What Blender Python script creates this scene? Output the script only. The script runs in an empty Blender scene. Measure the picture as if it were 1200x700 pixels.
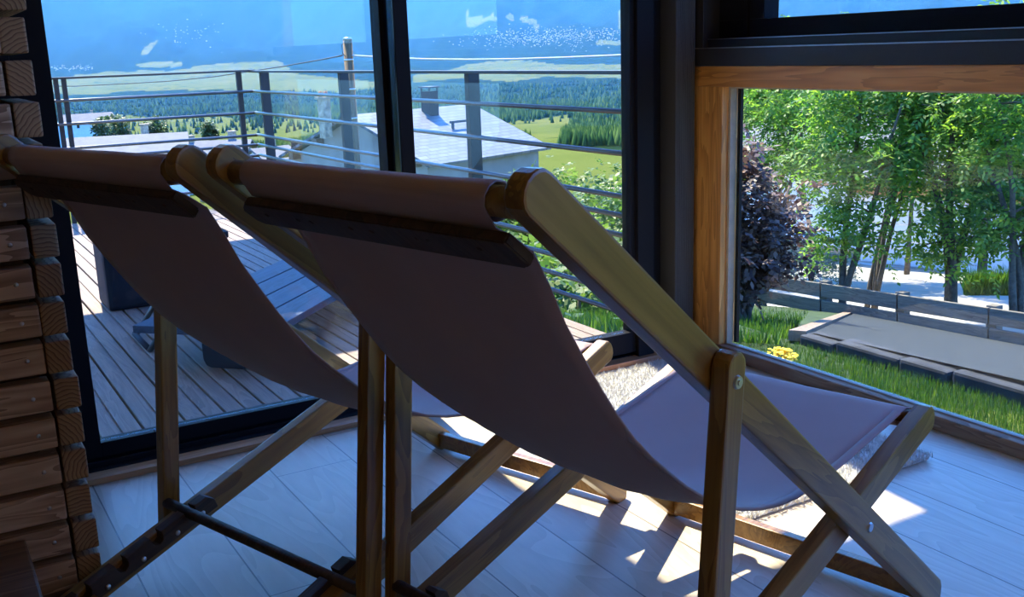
import bpy, bmesh, math, random
import numpy as np
from mathutils import Vector, Matrix

random.seed(7)
rng = np.random.default_rng(11)
SC = bpy.context.scene
COL = SC.collection

# ------------------------------------------------------------------ camera
F = 1213.0
YAW, PIT, ROL = map(math.radians, (30.278, 13.545, -1.960))
cy, sy, cp, sp = math.cos(YAW), math.sin(YAW), math.cos(PIT), math.sin(PIT)
FW = Vector((sy * cp, cy * cp, -sp)); R0 = Vector((cy, -sy, 0)); U0 = R0.cross(FW)
cr, sr = math.cos(ROL), math.sin(ROL)
CR = R0 * cr + U0 * sr; CU = U0 * cr - R0 * sr
CAM = Vector((0, 0, 1.0))
cam = bpy.data.cameras.new('camera'); camo = bpy.data.objects.new('camera', cam); COL.objects.link(camo)
cam.sensor_fit = 'HORIZONTAL'; cam.sensor_width = 36; cam.lens = F / 1200 * 36
cam.clip_start = 0.05; cam.clip_end = 60000
camo.matrix_world = Matrix(((CR.x, CU.x, -FW.x, CAM.x), (CR.y, CU.y, -FW.y, CAM.y), (CR.z, CU.z, -FW.z, CAM.z), (0, 0, 0, 1)))
SC.camera = camo


def ray(px, py):
    return CR * ((px - 600) / F) - CU * ((py - 350) / F) + FW


def at(px, py, r):
    """the point seen at a pixel, r metres away over the ground"""
    d = ray(px, py); return CAM + d * (r / math.hypot(d.x, d.y))


def at_z(px, py, z):
    d = ray(px, py); return CAM + d * ((z - CAM.z) / d.z)


# ------------------------------------------------------------------ materials
def new_mat(name):
    m = bpy.data.materials.new(name); m.use_nodes = True
    nt = m.node_tree; b = nt.nodes['Principled BSDF']
    return m, nt, b


def node(nt, t, **kw):
    n = nt.nodes.new(t)
    for k, v in kw.items():
        if k == 'ins':
            for i, val in v.items(): n.inputs[i].default_value = val
        else: setattr(n, k, v)
    return n


def ramp(nt, fac, stops, interp='LINEAR'):
    r = node(nt, 'ShaderNodeValToRGB'); r.color_ramp.interpolation = interp
    e = r.color_ramp.elements
    e[0].position, e[0].color = stops[0][0], (*stops[0][1], 1)
    e[1].position, e[1].color = stops[-1][0], (*stops[-1][1], 1)
    for p, c in stops[1:-1]:
        x = e.new(p); x.color = (*c, 1)
    nt.links.new(fac, r.inputs[0]); return r.outputs[0]


def math_n(nt, op, a, b=None, clamp=False):
    n = node(nt, 'ShaderNodeMath', operation=op); n.use_clamp = clamp
    for i, v in enumerate((a, b)):
        if v is None: continue
        if hasattr(v, 'is_linked'): nt.links.new(v, n.inputs[i])
        else: n.inputs[i].default_value = v
    return n.outputs[0]


def mix_c(nt, fac, a, b, mode='MIX'):
    n = node(nt, 'ShaderNodeMix', data_type='RGBA', blend_type=mode)
    for i, v in ((0, fac), (6, a), (7, b)):
        if hasattr(v, 'is_linked'): nt.links.new(v, n.inputs[i])
        elif isinstance(v, (int, float)): n.inputs[i].default_value = v
        else: n.inputs[i].default_value = (*v, 1)
    return n.outputs[2]


def coords(nt, scale=(1, 1, 1), kind='Object', rand=True):
    tc = node(nt, 'ShaderNodeTexCoord'); mp = node(nt, 'ShaderNodeMapping')
    mp.inputs['Scale'].default_value = scale
    nt.links.new(tc.outputs[kind], mp.inputs[0])
    if rand:
        oi = node(nt, 'ShaderNodeObjectInfo'); vm = node(nt, 'ShaderNodeVectorMath', operation='SCALE')
        vm.inputs[0].default_value = (37.0, 11.0, 23.0)
        nt.links.new(oi.outputs['Random'], vm.inputs['Scale']); nt.links.new(vm.outputs[0], mp.inputs['Location'])
    return mp.outputs[0]


def noise(nt, vec, scale, detail=3, rough=.55, dist=0.0):
    n = node(nt, 'ShaderNodeTexNoise')
    n.inputs['Scale'].default_value = scale; n.inputs['Detail'].default_value = detail
    n.inputs['Roughness'].default_value = rough; n.inputs['Distortion'].default_value = dist
    nt.links.new(vec, n.inputs['Vector']); return n.outputs['Fac']


def bump(nt, b, h, strength=.3, dist=.01):
    n = node(nt, 'ShaderNodeBump'); n.inputs['Strength'].default_value = strength; n.inputs['Distance'].default_value = dist
    nt.links.new(h, n.inputs['Height']); nt.links.new(n.outputs[0], b.inputs['Normal'])


def wood(name, dark, mid, light, rough=.45, along=0, grain=60., coat=0., contrast=1.0):
    m, nt, b = new_mat(name)
    sc = [1., 1., 1.]; sc[along] = .05
    v = coords(nt, sc)
    n1 = noise(nt, v, grain, 4, .6, .4)
    sc2 = [1., 1., 1.]; sc2[along] = .09
    v2 = coords(nt, sc2)
    n2 = noise(nt, v2, 11., 3, .5, 1.2)
    rings = math_n(nt, 'FRACT', math_n(nt, 'MULTIPLY', n2, 9.0))
    f = math_n(nt, 'ADD', math_n(nt, 'MULTIPLY', n1, .62), math_n(nt, 'MULTIPLY', rings, .38 * contrast))
    c = ramp(nt, f, [(.22, dark), (.5, mid), (.8, light)])
    nt.links.new(c, b.inputs['Base Color']); b.inputs['Roughness'].default_value = rough
    b.inputs['Coat Weight'].default_value = coat; b.inputs['Coat Roughness'].default_value = .25
    bump(nt, b, f, .12, .004)
    return m


def plain(name, col, rough=.5, metal=0., var=.12, scale=30., bmp=0., spec=.5):
    m, nt, b = new_mat(name)
    v = coords(nt); n = noise(nt, v, scale, 4)
    lo = tuple(max(0, c * (1 - var)) for c in col); hi = tuple(c * (1 + var) for c in col)
    nt.links.new(ramp(nt, n, [(.3, lo), (.7, hi)]), b.inputs['Base Color'])
    b.inputs['Roughness'].default_value = rough; b.inputs['Metallic'].default_value = metal
    b.inputs['Specular IOR Level'].default_value = spec
    if bmp: bump(nt, b, n, bmp, .01)
    return m


M = {}
M['chair'] = wood('stained_chair_wood', (.145, .068, .014), (.29, .148, .031), (.42, .235, .06), .34, 0, 55, .25, .7)
M['notch'] = wood('dark_hardwood', (.022, .012, .008), (.05, .026, .016), (.085, .046, .028), .65, 0, 60)
M['steel'] = plain('zinc_steel', (.62, .62, .64), .28, 1., .05)
M['larch'] = wood('larch_boards', (.20, .108, .062), (.41, .25, .152), (.60, .395, .26), .6, 0, 40, 0, 1.3)
M['frame_wood'] = wood('orange_pine_frame', (.36, .13, .025), (.60, .245, .05), (.72, .35, .09), .5, 1, 30, .1, .8)
M['frame_wood_z'] = wood('orange_pine_jamb', (.36, .14, .03), (.64, .28, .065), (.78, .40, .12), .5, 2, 30, .1, 1.0)
M['sill'] = wood('worn_sill_wood', (.15, .07, .035), (.28, .14, .075), (.42, .24, .14), .75, 1, 40, .0)
M['thresh'] = wood('threshold_wood', (.25, .10, .04), (.42, .19, .08), (.52, .26, .12), .45, 0, 40, .1)
M['bench'] = wood('dark_bench_wood', (.09, .048, .030), (.18, .10, .062), (.27, .16, .10), .4, 0, 40)


def black_frame(name, col, rough):
    m, nt, b = new_mat(name)
    n = noise(nt, coords(nt), 400., 2)
    nt.links.new(ramp(nt, n, [(.3, tuple(c * .9 for c in col)), (.7, tuple(c * 1.1 for c in col))]), b.inputs['Base Color'])
    b.inputs['Roughness'].default_value = rough; b.inputs['Specular IOR Level'].default_value = .22
    return m


M['black'] = black_frame('black_aluminium', (.012, .011, .014), .5)
M['black'].node_tree.nodes['Principled BSDF'].inputs['Specular IOR Level'].default_value = .06
M['cover'] = black_frame('grey_corner_cover', (.075, .072, .076), .5)
M['gloss'] = black_frame('polished_black_edge', (.010, .009, .011), .12)
M['anthracite'] = black_frame('anthracite_cover', (.032, .030, .033), .42)
M['rubber'] = black_frame('black_gasket', (.006, .006, .007), .6)


def end_grain():
    m, nt, b = new_mat('sawn_end_grain')
    oi = node(nt, 'ShaderNodeObjectInfo')
    tc = node(nt, 'ShaderNodeTexCoord')
    off = node(nt, 'ShaderNodeCombineXYZ')
    r1 = oi.outputs['Random']
    nt.links.new(math_n(nt, 'SUBTRACT', math_n(nt, 'MULTIPLY', r1, .22), .15), off.inputs[0])
    r2 = math_n(nt, 'FRACT', math_n(nt, 'MULTIPLY', r1, 17.3))
    nt.links.new(math_n(nt, 'SUBTRACT', math_n(nt, 'MULTIPLY', r2, .10), .11), off.inputs[2])
    vm = node(nt, 'ShaderNodeVectorMath', operation='SUBTRACT')
    nt.links.new(tc.outputs['Object'], vm.inputs[0]); nt.links.new(off.outputs[0], vm.inputs[1])
    sep = node(nt, 'ShaderNodeSeparateXYZ'); nt.links.new(vm.outputs[0], sep.inputs[0])
    d = math_n(nt, 'SQRT', math_n(nt, 'ADD', math_n(nt, 'POWER', math_n(nt, 'ABSOLUTE', sep.outputs[0]), 2.), math_n(nt, 'POWER', math_n(nt, 'ABSOLUTE', sep.outputs[2]), 2.)))
    nz = noise(nt, tc.outputs['Object'], 40., 2)
    ph = math_n(nt, 'ADD', math_n(nt, 'MULTIPLY', d, 130.), math_n(nt, 'MULTIPLY', nz, 1.2))
    f = math_n(nt, 'FRACT', ph)
    c = ramp(nt, f, [(0, (.40, .24, .125)), (.62, (.33, .18, .09)), (.9, (.11, .05, .025)), (1, (.38, .22, .115))])
    nt.links.new(c, b.inputs['Base Color']); b.inputs['Roughness'].default_value = .75
    return m


M['endgrain'] = end_grain()


def floor_mat():
    m, nt, b = new_mat('pale_oak_planks')
    tc = node(nt, 'ShaderNodeTexCoord'); sep = node(nt, 'ShaderNodeSeparateXYZ'); nt.links.new(tc.outputs['Object'], sep.inputs[0])
    u = math_n(nt, 'DIVIDE', math_n(nt, 'SUBTRACT', sep.outputs[0], .2905), .1963)
    k = math_n(nt, 'FLOOR', u); fr = math_n(nt, 'FRACT', u)
    wn = node(nt, 'ShaderNodeTexWhiteNoise', noise_dimensions='1D'); nt.links.new(k, wn.inputs['W'])
    yo = math_n(nt, 'FRACT', math_n(nt, 'DIVIDE', math_n(nt, 'ADD', sep.outputs[1], math_n(nt, 'MULTIPLY', wn.outputs[0], 2.1)), 2.1))
    g1 = math_n(nt, 'MAXIMUM', math_n(nt, 'LESS_THAN', fr, .010), math_n(nt, 'GREATER_THAN', fr, .993))
    g = math_n(nt, 'MAXIMUM', g1, math_n(nt, 'LESS_THAN', yo, .0012))
    cmb = node(nt, 'ShaderNodeCombineXYZ')
    nt.links.new(sep.outputs[0], cmb.inputs[0]); nt.links.new(math_n(nt, 'MULTIPLY', sep.outputs[1], .16), cmb.inputs[1])
    nt.links.new(math_n(nt, 'MULTIPLY', k, 3.7), cmb.inputs[2])
    n1 = noise(nt, cmb.outputs[0], 6.0, 2, .5, .6)
    rings = math_n(nt, 'FRACT', math_n(nt, 'MULTIPLY', n1, 16.))
    n2 = noise(nt, cmb.outputs[0], 90., 3, .6)
    f = math_n(nt, 'ADD', math_n(nt, 'MULTIPLY', rings, .45), math_n(nt, 'MULTIPLY', n2, .55))
    c = ramp(nt, f, [(.2, (.45, .36, .265)), (.55, (.525, .43, .325)), (.85, (.58, .49, .38))])
    tone = ramp(nt, wn.outputs[0], [(0, (.92, .92, .92)), (1, (1.04, 1.04, 1.04))])
    c = mix_c(nt, 1.0, c, tone, 'MULTIPLY')
    c = mix_c(nt, g, c, (.13, .10, .08))
    nt.links.new(c, b.inputs['Base Color']); b.inputs['Roughness'].default_value = .36
    bump(nt, b, f, .05, .002)
    return m


M['floor'] = floor_mat()
M['plaster'] = plain('warm_plaster', (.78, .62, .42), .9, 0, .04, 12)
M['ceiling'] = plain('ceiling_pine', (.62, .43, .25), .7, 0, .1, 12)


def fabric_mat():
    m, nt, b = new_mat('taupe_canvas')
    v = coords(nt)
    w1 = node(nt, 'ShaderNodeTexWave', wave_type='BANDS', bands_direction='X', ins={'Scale': 260.})
    w2 = node(nt, 'ShaderNodeTexWave', wave_type='BANDS', bands_direction='Y', ins={'Scale': 260.})
    nt.links.new(v, w1.inputs['Vector']); nt.links.new(v, w2.inputs['Vector'])
    weave = math_n(nt, 'MULTIPLY', w1.outputs['Fac'], w2.outputs['Fac'])
    nz = noise(nt, v, 8., 4)
    f = math_n(nt, 'ADD', math_n(nt, 'MULTIPLY', weave, .4), math_n(nt, 'MULTIPLY', nz, .6))
    c = ramp(nt, f, [(.25, (.40, .275, .275)), (.75, (.48, .335, .335))])
    nt.links.new(c, b.inputs['Base Color']); b.inputs['Roughness'].default_value = .85
    b.inputs['Sheen Weight'].default_value = .15
    bump(nt, b, f, .08, .002)
    return m


M['fabric'] = fabric_mat()
M['rug'] = plain('pale_wool_pile', (.62, .60, .57), .95, 0, .25, 60, .3)


def glass_mat(name, tint=(.93, .96, .95), refl=1.0):
    m, nt, b = new_mat(name)
    nt.nodes.remove(b)
    out = nt.nodes['Material Output']
    tr = node(nt, 'ShaderNodeBsdfTransparent'); tr.inputs[0].default_value = (*tint, 1)
    gl = node(nt, 'ShaderNodeBsdfGlossy'); gl.inputs['Roughness'].default_value = .0
    lw = node(nt, 'ShaderNodeLayerWeight'); lw.inputs['Blend'].default_value = .5
    fre = math_n(nt, 'ADD', math_n(nt, 'MULTIPLY', math_n(nt, 'POWER', lw.outputs['Facing'], 5.0), .9), .035)
    mx = node(nt, 'ShaderNodeMixShader')
    nt.links.new(math_n(nt, 'MULTIPLY', fre, refl), mx.inputs[0])
    nt.links.new(tr.outputs[0], mx.inputs[1]); nt.links.new(gl.outputs[0], mx.inputs[2])
    nt.links.new(mx.outputs[0], out.inputs['Surface'])
    return m


M['glass'] = glass_mat('clear_double_glazing', refl=.65)
M['deck'] = wood('weathered_deck_boards', (.15, .10, .078), (.27, .195, .15), (.38, .29, .23), .7, 1, 34, .0, .5)
M['table'] = wood('dark_blue_grey_boards', (.015, .022, .045), (.028, .042, .080), (.045, .062, .11), .6, 0, 20)
M['darkplastic'] = plain('dark_grey_panel', (.022, .025, .036), .7, 0, .1, 20, 0, .15)
M['rail'] = plain('galvanised_tube', (.16, .165, .17), .38, .7, .1, 12)
M['post'] = plain('dark_grey_steel', (.040, .040, .042), .5, .3, .25, 6)
M['toprail'] = plain('dark_steel_flat', (.07, .075, .08), .4, .6, .1, 12)
M['roofwhite'] = None


def tile_roof(name, base, var, row):
    m, nt, b = new_mat(name)
    v = coords(nt, rand=False)
    w = node(nt, 'ShaderNodeTexBrick'); w.offset = .5
    w.inputs['Scale'].default_value = 1.0; w.inputs['Brick Width'].default_value = row * 2; w.inputs['Row Height'].default_value = row
    w.inputs['Mortar Size'].default_value = row * .08
    w.inputs['Color1'].default_value = (*base, 1); w.inputs['Color2'].default_value = (*[c * (1 - var) for c in base], 1)
    w.inputs['Mortar'].default_value = (*[c * .4 for c in base], 1)
    nt.links.new(v, w.inputs['Vector']); nt.links.new(w.outputs['Color'], b.inputs['Base Color'])
    b.inputs['Roughness'].default_value = .45
    return m


M['slate'] = tile_roof('pale_slate_roof', (.19, .20, .215), .30, .30)
M['whiteroof'] = plain('pale_sheet_roof', (.155, .16, .165), .8, 0, .12, 1., 0, .2)
M['render'] = plain('beige_render_wall', (.30, .27, .23), .9, 0, .15, 1.2)
M['white_wall'] = plain('white_painted_wall', (.84, .85, .86), .8, 0, .05, 2.)
M['stone'] = plain('rubble_stone', (.42, .33, .22), .9, 0, .45, 5., .4)
M['darkstone'] = plain('dark_edging_stone', (.028, .032, .038), .9, 0, .5, 9., .5)
M['brick'] = plain('dark_chimney_brick', (.045, .032, .035), .85, 0, .3, 8.)
M['orange_fascia'] = wood('orange_timber_fascia', (.36, .15, .05), (.50, .24, .09), (.58, .31, .13), .6, 0, 6)
M['eave'] = wood('brown_eave_timber', (.10, .06, .035), (.17, .105, .06), (.24, .16, .09), .7, 0, 6)
M['pane'] = plain('dark_window_pane', (.02, .03, .04), .1, 0, .1)
M['fence'] = wood('weathered_fence_boards', (.07, .062, .048), (.14, .12, .09), (.22, .19, .14), .7, 0, 8)
M['pole'] = wood('weathered_pole_wood', (.10, .06, .028), (.18, .11, .05), (.26, .17, .085), .8, 2, 12)
M['cable'] = plain('pale_cable', (.45, .47, .52), .5, 0, .1)
M['cabledark'] = plain('dark_cable', (.06, .07, .09), .5, 0, .1)
M['bark'] = plain('grey_brown_bark', (.11, .085, .06), .9, 0, .4, 25., .4)
M['concrete'] = plain('pale_concrete', (.38, .35, .29), 1.0, 0, .12, 1.4, .1, .1)
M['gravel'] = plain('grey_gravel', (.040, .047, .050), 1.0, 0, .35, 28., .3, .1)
M['kerb'] = wood('brown_reflected_edge', (.13, .085, .05), (.24, .16, .10), (.33, .24, .15), .7, 0, 8)  # colour of the reflected board edge, for the added strip by the drive
M['yellow'] = plain('yellow_petals', (.85, .62, .02), .7, 0, .15, 40)


def leaf_mat(name, a, b_, c_, trans=.45):
    m, nt, b = new_mat(name)
    gi = node(nt, 'ShaderNodeNewGeometry')
    c = ramp(nt, gi.outputs['Random Per Island'], [(0, a), (.55, b_), (1, c_)])
    nt.links.new(c, b.inputs['Base Color']); b.inputs['Roughness'].default_value = .5
    b.inputs['Specular IOR Level'].default_value = .35
    tl = node(nt, 'ShaderNodeBsdfTranslucent')
    hs = node(nt, 'ShaderNodeHueSaturation', ins={'Saturation': 1.1, 'Value': 1.7}); nt.links.new(c, hs.inputs['Color'])
    nt.links.new(hs.outputs[0], tl.inputs[0])
    mx = node(nt, 'ShaderNodeMixShader'); mx.inputs[0].default_value = trans
    nt.links.new(b.outputs[0], mx.inputs[1]); nt.links.new(tl.outputs[0], mx.inputs[2])
    nt.links.new(mx.outputs[0], nt.nodes['Material Output'].inputs['Surface'])
    return m


M['leaf'] = leaf_mat('ash_leaves', (.07, .15, .03), (.13, .25, .045), (.27, .38, .06), .5)
M['leaf2'] = leaf_mat('bush_leaves', (.045, .095, .02), (.085, .155, .03), (.16, .22, .055), .4)
M['field_leaf'] = leaf_mat('dark_field_tree_leaves', (.025, .055, .025), (.05, .095, .04), (.09, .15, .05), .25)
M['plum'] = leaf_mat('purple_plum_leaves', (.055, .028, .022), (.12, .07, .05), (.27, .18, .125), .25)
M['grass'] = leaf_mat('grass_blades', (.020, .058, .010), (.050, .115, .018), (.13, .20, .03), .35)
M['juniper'] = leaf_mat('grey_green_juniper', (.09, .13, .08), (.15, .20, .12), (.24, .28, .18), .2)

# ------------------------------------------------------------------ mesh helpers


def link(name, verts, faces, mat, parent=None, smooth=False):
    me = bpy.data.meshes.new(name)
    me.from_pydata([tuple(v) for v in verts], [], [tuple(f) for f in faces]); me.update()
    o = bpy.data.objects.new(name, me); COL.objects.link(o)
    if mat is not None:
        for mm in (mat if isinstance(mat, (list, tuple)) else [mat]): me.materials.append(mm)
    if parent is not None: o.parent = parent
    if smooth: me.polygons.foreach_set('use_smooth', [True] * len(me.polygons))
    return o


def link_bm(name, bm, mat, parent=None, smooth=False):
    bmesh.ops.recalc_face_normals(bm, faces=bm.faces[:])
    me = bpy.data.meshes.new(name); bm.to_mesh(me); bm.free()
    o = bpy.data.objects.new(name, me); COL.objects.link(o)
    for mm in (mat if isinstance(mat, (list, tuple)) else [mat]): me.materials.append(mm)
    if parent is not None: o.parent = parent
    if smooth: me.polygons.foreach_set('use_smooth', [True] * len(me.polygons))
    return o


def add_box(bm, lo, hi, bev=0.0, mat=None):
    lo, hi = Vector(lo), Vector(hi); c = (lo + hi) / 2; s = hi - lo
    r = bmesh.ops.create_cube(bm, size=1.0)
    for v in r['verts']: v.co = Vector((v.co.x * s.x, v.co.y * s.y, v.co.z * s.z)) + c
    if bev:
        es = list({e for v in r['verts'] for e in v.link_edges})
        bmesh.ops.bevel(bm, geom=es, offset=bev, segments=2, affect='EDGES', profile=.6)


def box(name, lo, hi, mat, parent=None, bev=0.0):
    bm = bmesh.new(); add_box(bm, lo, hi, bev); return link_bm(name, bm, mat, parent)


def boxes(name, lst, mat, parent=None, bev=0.0):
    bm = bmesh.new()
    for lo, hi in lst: add_box(bm, lo, hi, bev)
    return link_bm(name, bm, mat, parent)


def wbox(name, lo, hi, mat, parent=None, bev=0.0):
    """box whose own origin is its centre, so that grain follows the piece"""
    lo, hi = Vector(lo), Vector(hi); c = (lo + hi) / 2
    o = box(name, lo - c, hi - c, mat, parent, bev); o.location = c; return o


def tube(name, pts, rad, mat, parent=None, seg=10, caps=True):
    pts = [Vector(p) for p in pts]; n = len(pts)
    rads = rad if isinstance(rad, (list, tuple)) else [rad] * n
    vs, fs = [], []
    ref = Vector((0, 0, 1))
    for i, p in enumerate(pts):
        d = (pts[min(i + 1, n - 1)] - pts[max(i - 1, 0)]).normalized()
        a = d.cross(ref)
        if a.length < 1e-3: a = d.cross(Vector((1, 0, 0)))
        a.normalize(); b = d.cross(a)
        for k in range(seg):
            t = 2 * math.pi * k / seg
            vs.append(p + (a * math.cos(t) + b * math.sin(t)) * rads[i])
    for i in range(n - 1):
        for k in range(seg):
            k2 = (k + 1) % seg
            fs.append((i * seg + k, i * seg + k2, (i + 1) * seg + k2, (i + 1) * seg + k))
    if caps:
        fs.append(tuple(range(seg - 1, -1, -1))); fs.append(tuple((n - 1) * seg + k for k in range(seg)))
    return link(name, vs, fs, mat, parent, smooth=True) if name else (vs, fs)


def empty(name, loc=(0, 0, 0), rz=0.0):
    o = bpy.data.objects.new(name, None); COL.objects.link(o); o.location = loc; o.rotation_euler = (0, 0, rz)
    o.empty_display_size = .1
    return o


def tag(o, label, cat, group=None):
    o['label'] = label; o['category'] = cat
    if group: o['group'] = group
    return o


def struct(o):
    o['kind'] = 'structure'; return o


def poly_prism(name, poly, t, mat, parent=None, bev=.003, loc=(0, 0, 0), ang=0.0):
    """polygon in its own X-Z plane, t thick along Y; ang turns its X axis up from the horizontal"""
    bm = bmesh.new()
    a = [bm.verts.new((x, -t / 2, z)) for x, z in poly]; b = [bm.verts.new((x, t / 2, z)) for x, z in poly]
    n = len(poly)
    bm.faces.new(a); bm.faces.new(list(reversed(b)))
    for i in range(n):
        j = (i + 1) % n; bm.faces.new((a[j], a[i], b[i], b[j]))
    bmesh.ops.recalc_face_normals(bm, faces=bm.faces[:])
    if bev:
        big = {f for f in bm.faces if len(f.verts) == n}
        es = [e for e in bm.edges if any(f in big for f in e.link_faces)]
        bmesh.ops.bevel(bm, geom=es, offset=bev, segments=2, affect='EDGES', profile=.6)
    o = link_bm(name, bm, mat, parent)
    o.location = loc; o.rotation_euler = (0, -ang, 0)
    return o


# ------------------------------------------------------------------ room
WX, DY = 2.22, 2.55          # right wall face, door threshold edge
fl = struct(box('floor', (-3.2, -2.6, -.12), (2.30, 2.60, 0), M['floor']))
struct(box('ceiling', (-3.3, -2.7, 2.45), (2.45, 2.80, 2.60), M['ceiling']))
struct(box('wall_left', (-3.3, -2.6, 0), (-3.2, 2.78, 2.45), M['plaster']))
struct(box('wall_back', (-3.3, -2.7, -.12), (2.45, -2.6, 2.45), M['plaster']))
struct(boxes('wall_front', [((-3.2, 2.60, 0), (.19, 2.76, 2.45)), ((.19, 2.60, 2.33), (2.20, 2.76, 2.45))], M['plaster']))
struct(boxes('wall_right', [((2.24, -2.6, -.12), (2.42, -1.6, 2.45)), ((2.24, -1.6, -.6), (2.42, 2.60, -.06)), ((2.24, -1.6, 2.1), (2.42, 2.6, 2.45))], M['plaster']))
struct(wbox('trim_1', (.19, 2.552, 0), (2.20, 2.60, .016), M['thresh'], None, .002))

# sliding door
door = struct(empty('door_1', (.19, 2.60, 0)))


def dpart(name, lst, mat, bev=.002, parent=door):
    off = Vector((.19, 2.60, 0))
    return boxes(name, [(Vector(a) - off, Vector(b) - off) for a, b in lst], mat, parent, bev)


dpart('door_frame', [((.19, 2.585, 0), (.245, 2.745, 2.33)), ((.19, 2.585, 2.28), (2.10, 2.745, 2.33)),
                     ((1.972, 2.575, .016), (2.035, 2.65, 2.28)), ((2.035, 2.63, 0), (2.105, 2.745, 2.28))], M['black'])
dpart('track', [((.19, 2.60, 0), (2.10, 2.745, .018)), ((.245, 2.625, .018), (2.03, 2.633, .03)), ((.245, 2.668, .018), (2.03, 2.676, .03))], M['black'], .001)
# left (outer) leaf and right (inner) leaf
lf = dpart('leaf_frame', [((.245, 2.655, .03), (.335, 2.70, 2.28)), ((1.16, 2.64, .03), (1.212, 2.70, 2.28)),
                          ((.335, 2.655, .03), (1.16, 2.70, .068)), ((.335, 2.655, 2.21), (1.16, 2.70, 2.28))], M['black'])
dpart('glass_pane', [((.335, 2.674, .068), (1.16, 2.682, 2.21))], M['glass'], 0)
rf = dpart('leaf_frame', [((1.176, 2.582, .03), (1.217, 2.628, 2.28)), ((1.955, 2.59, .03), (1.985, 2.635, 2.28)),
                          ((1.217, 2.588, .03), (1.955, 2.632, .098)), ((1.217, 2.588, 2.21), (1.955, 2.632, 2.28))], M['black'])
dpart('edge_profile', [((1.172, 2.584, .03), (1.176, 2.70, 2.28))], M['gloss'], 0)
dpart('glass_pane', [((1.217, 2.604, .098), (1.955, 2.612, 2.21))], M['glass'], 0)
dpart('handle', [((2.040, 2.600, .835), (2.049, 2.632, .955))], M['rubber'], .003)
# corner cover post between door and window
cp_ = [((2.112, 2.565, 0), (2.19, 2.76, 2.45))] + [((2.114 + .0075 * i, 2.5625, 0), (2.1175 + .0075 * i, 2.566, 2.45)) for i in range(10)]
struct(boxes('trim_2', cp_, M['cover'], None, .0008))
struct(box('trim_3', (2.19, 2.60, 0), (2.34, 2.76, 2.45), M['black']))

# lower window, orange timber
w1 = struct(empty('window_1', (WX, 2.60, 0)))


def wpart(name, lst, mat, bev=.002, parent=w1):
    off = Vector((WX, 2.60, 0))
    out = []
    for a, b in lst:
        out.append((Vector(a) - off, Vector(b) - off))
    return boxes(name, out, mat, parent, bev)


wpart('window_header', [((2.212, -1.6, .866), (2.33, 2.625, .928))], M['frame_wood'], .002)
wpart('window_jamb', [((2.212, 2.462, .04), (2.30, 2.60, .866))], M['frame_wood_z'], .003)
wpart('window_sill', [((2.212, -1.6, 0), (2.256, 2.60, .040)), ((2.256, -1.6, -.06), (2.34, 2.60, -.012))], M['sill'], .004)
wpart('glazing_bead', [((2.238, 2.452, .04), (2.262, 2.464, .866)), ((2.240, -1.58, .040), (2.256, 2.454, .044)), ((2.238, -1.58, .860), (2.262, 2.454, .866))],
      plain('pale_grey_bead', (.42, .36, .29), .7), .001)
wpart('spacer_bar', [((2.264, 2.436, .045), (2.276, 2.449, .862))], M['rubber'], .001)
wpart('glass_pane', [((2.250, -1.6, .045), (2.258, 2.455, .864))], M['glass'], 0)
# upper window, black aluminium
w2 = struct(empty('window_2', (WX, 2.60, .93)))


def w2part(name, lst, mat, bev=.002):
    off = Vector((WX, 2.60, .93))
    return boxes(name, [(Vector(a) - off, Vector(b) - off) for a, b in lst], mat, w2, bev)


w2part('window_frame', [((2.205, -1.6, .928), (2.33, 2.60, .983)), ((2.225, -1.6, .983), (2.33, 2.56, 1.008)), ((2.205, 2.545, .983), (2.33, 2.60, 2.10)),
                        ((2.205, -1.6, 2.04), (2.33, 2.60, 2.10))], M['anthracite'], .002)
w2part('sash', [((2.27, -1.6, 1.008), (2.33, 2.545, 1.064)), ((2.27, 2.35, 1.064), (2.33, 2.545, 2.04)), ((2.26, 2.41, 1.008), (2.33, 2.425, 2.04))], M['black'], .002)
w2part('frame_edge', [((2.224, -1.6, 1.008), (2.2265, 2.56, 1.0105)), ((2.2035, -1.6, .981), (2.206, 2.60, .9845))], plain('worn_aluminium_edge', (.30, .29, .31), .35, .8), 0)
w2part('glass_pane', [((2.296, -1.6, 1.06), (2.304, 2.36, 2.04))], M['glass'], 0)

# ------------------------------------------------------------------ deck chairs


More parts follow.
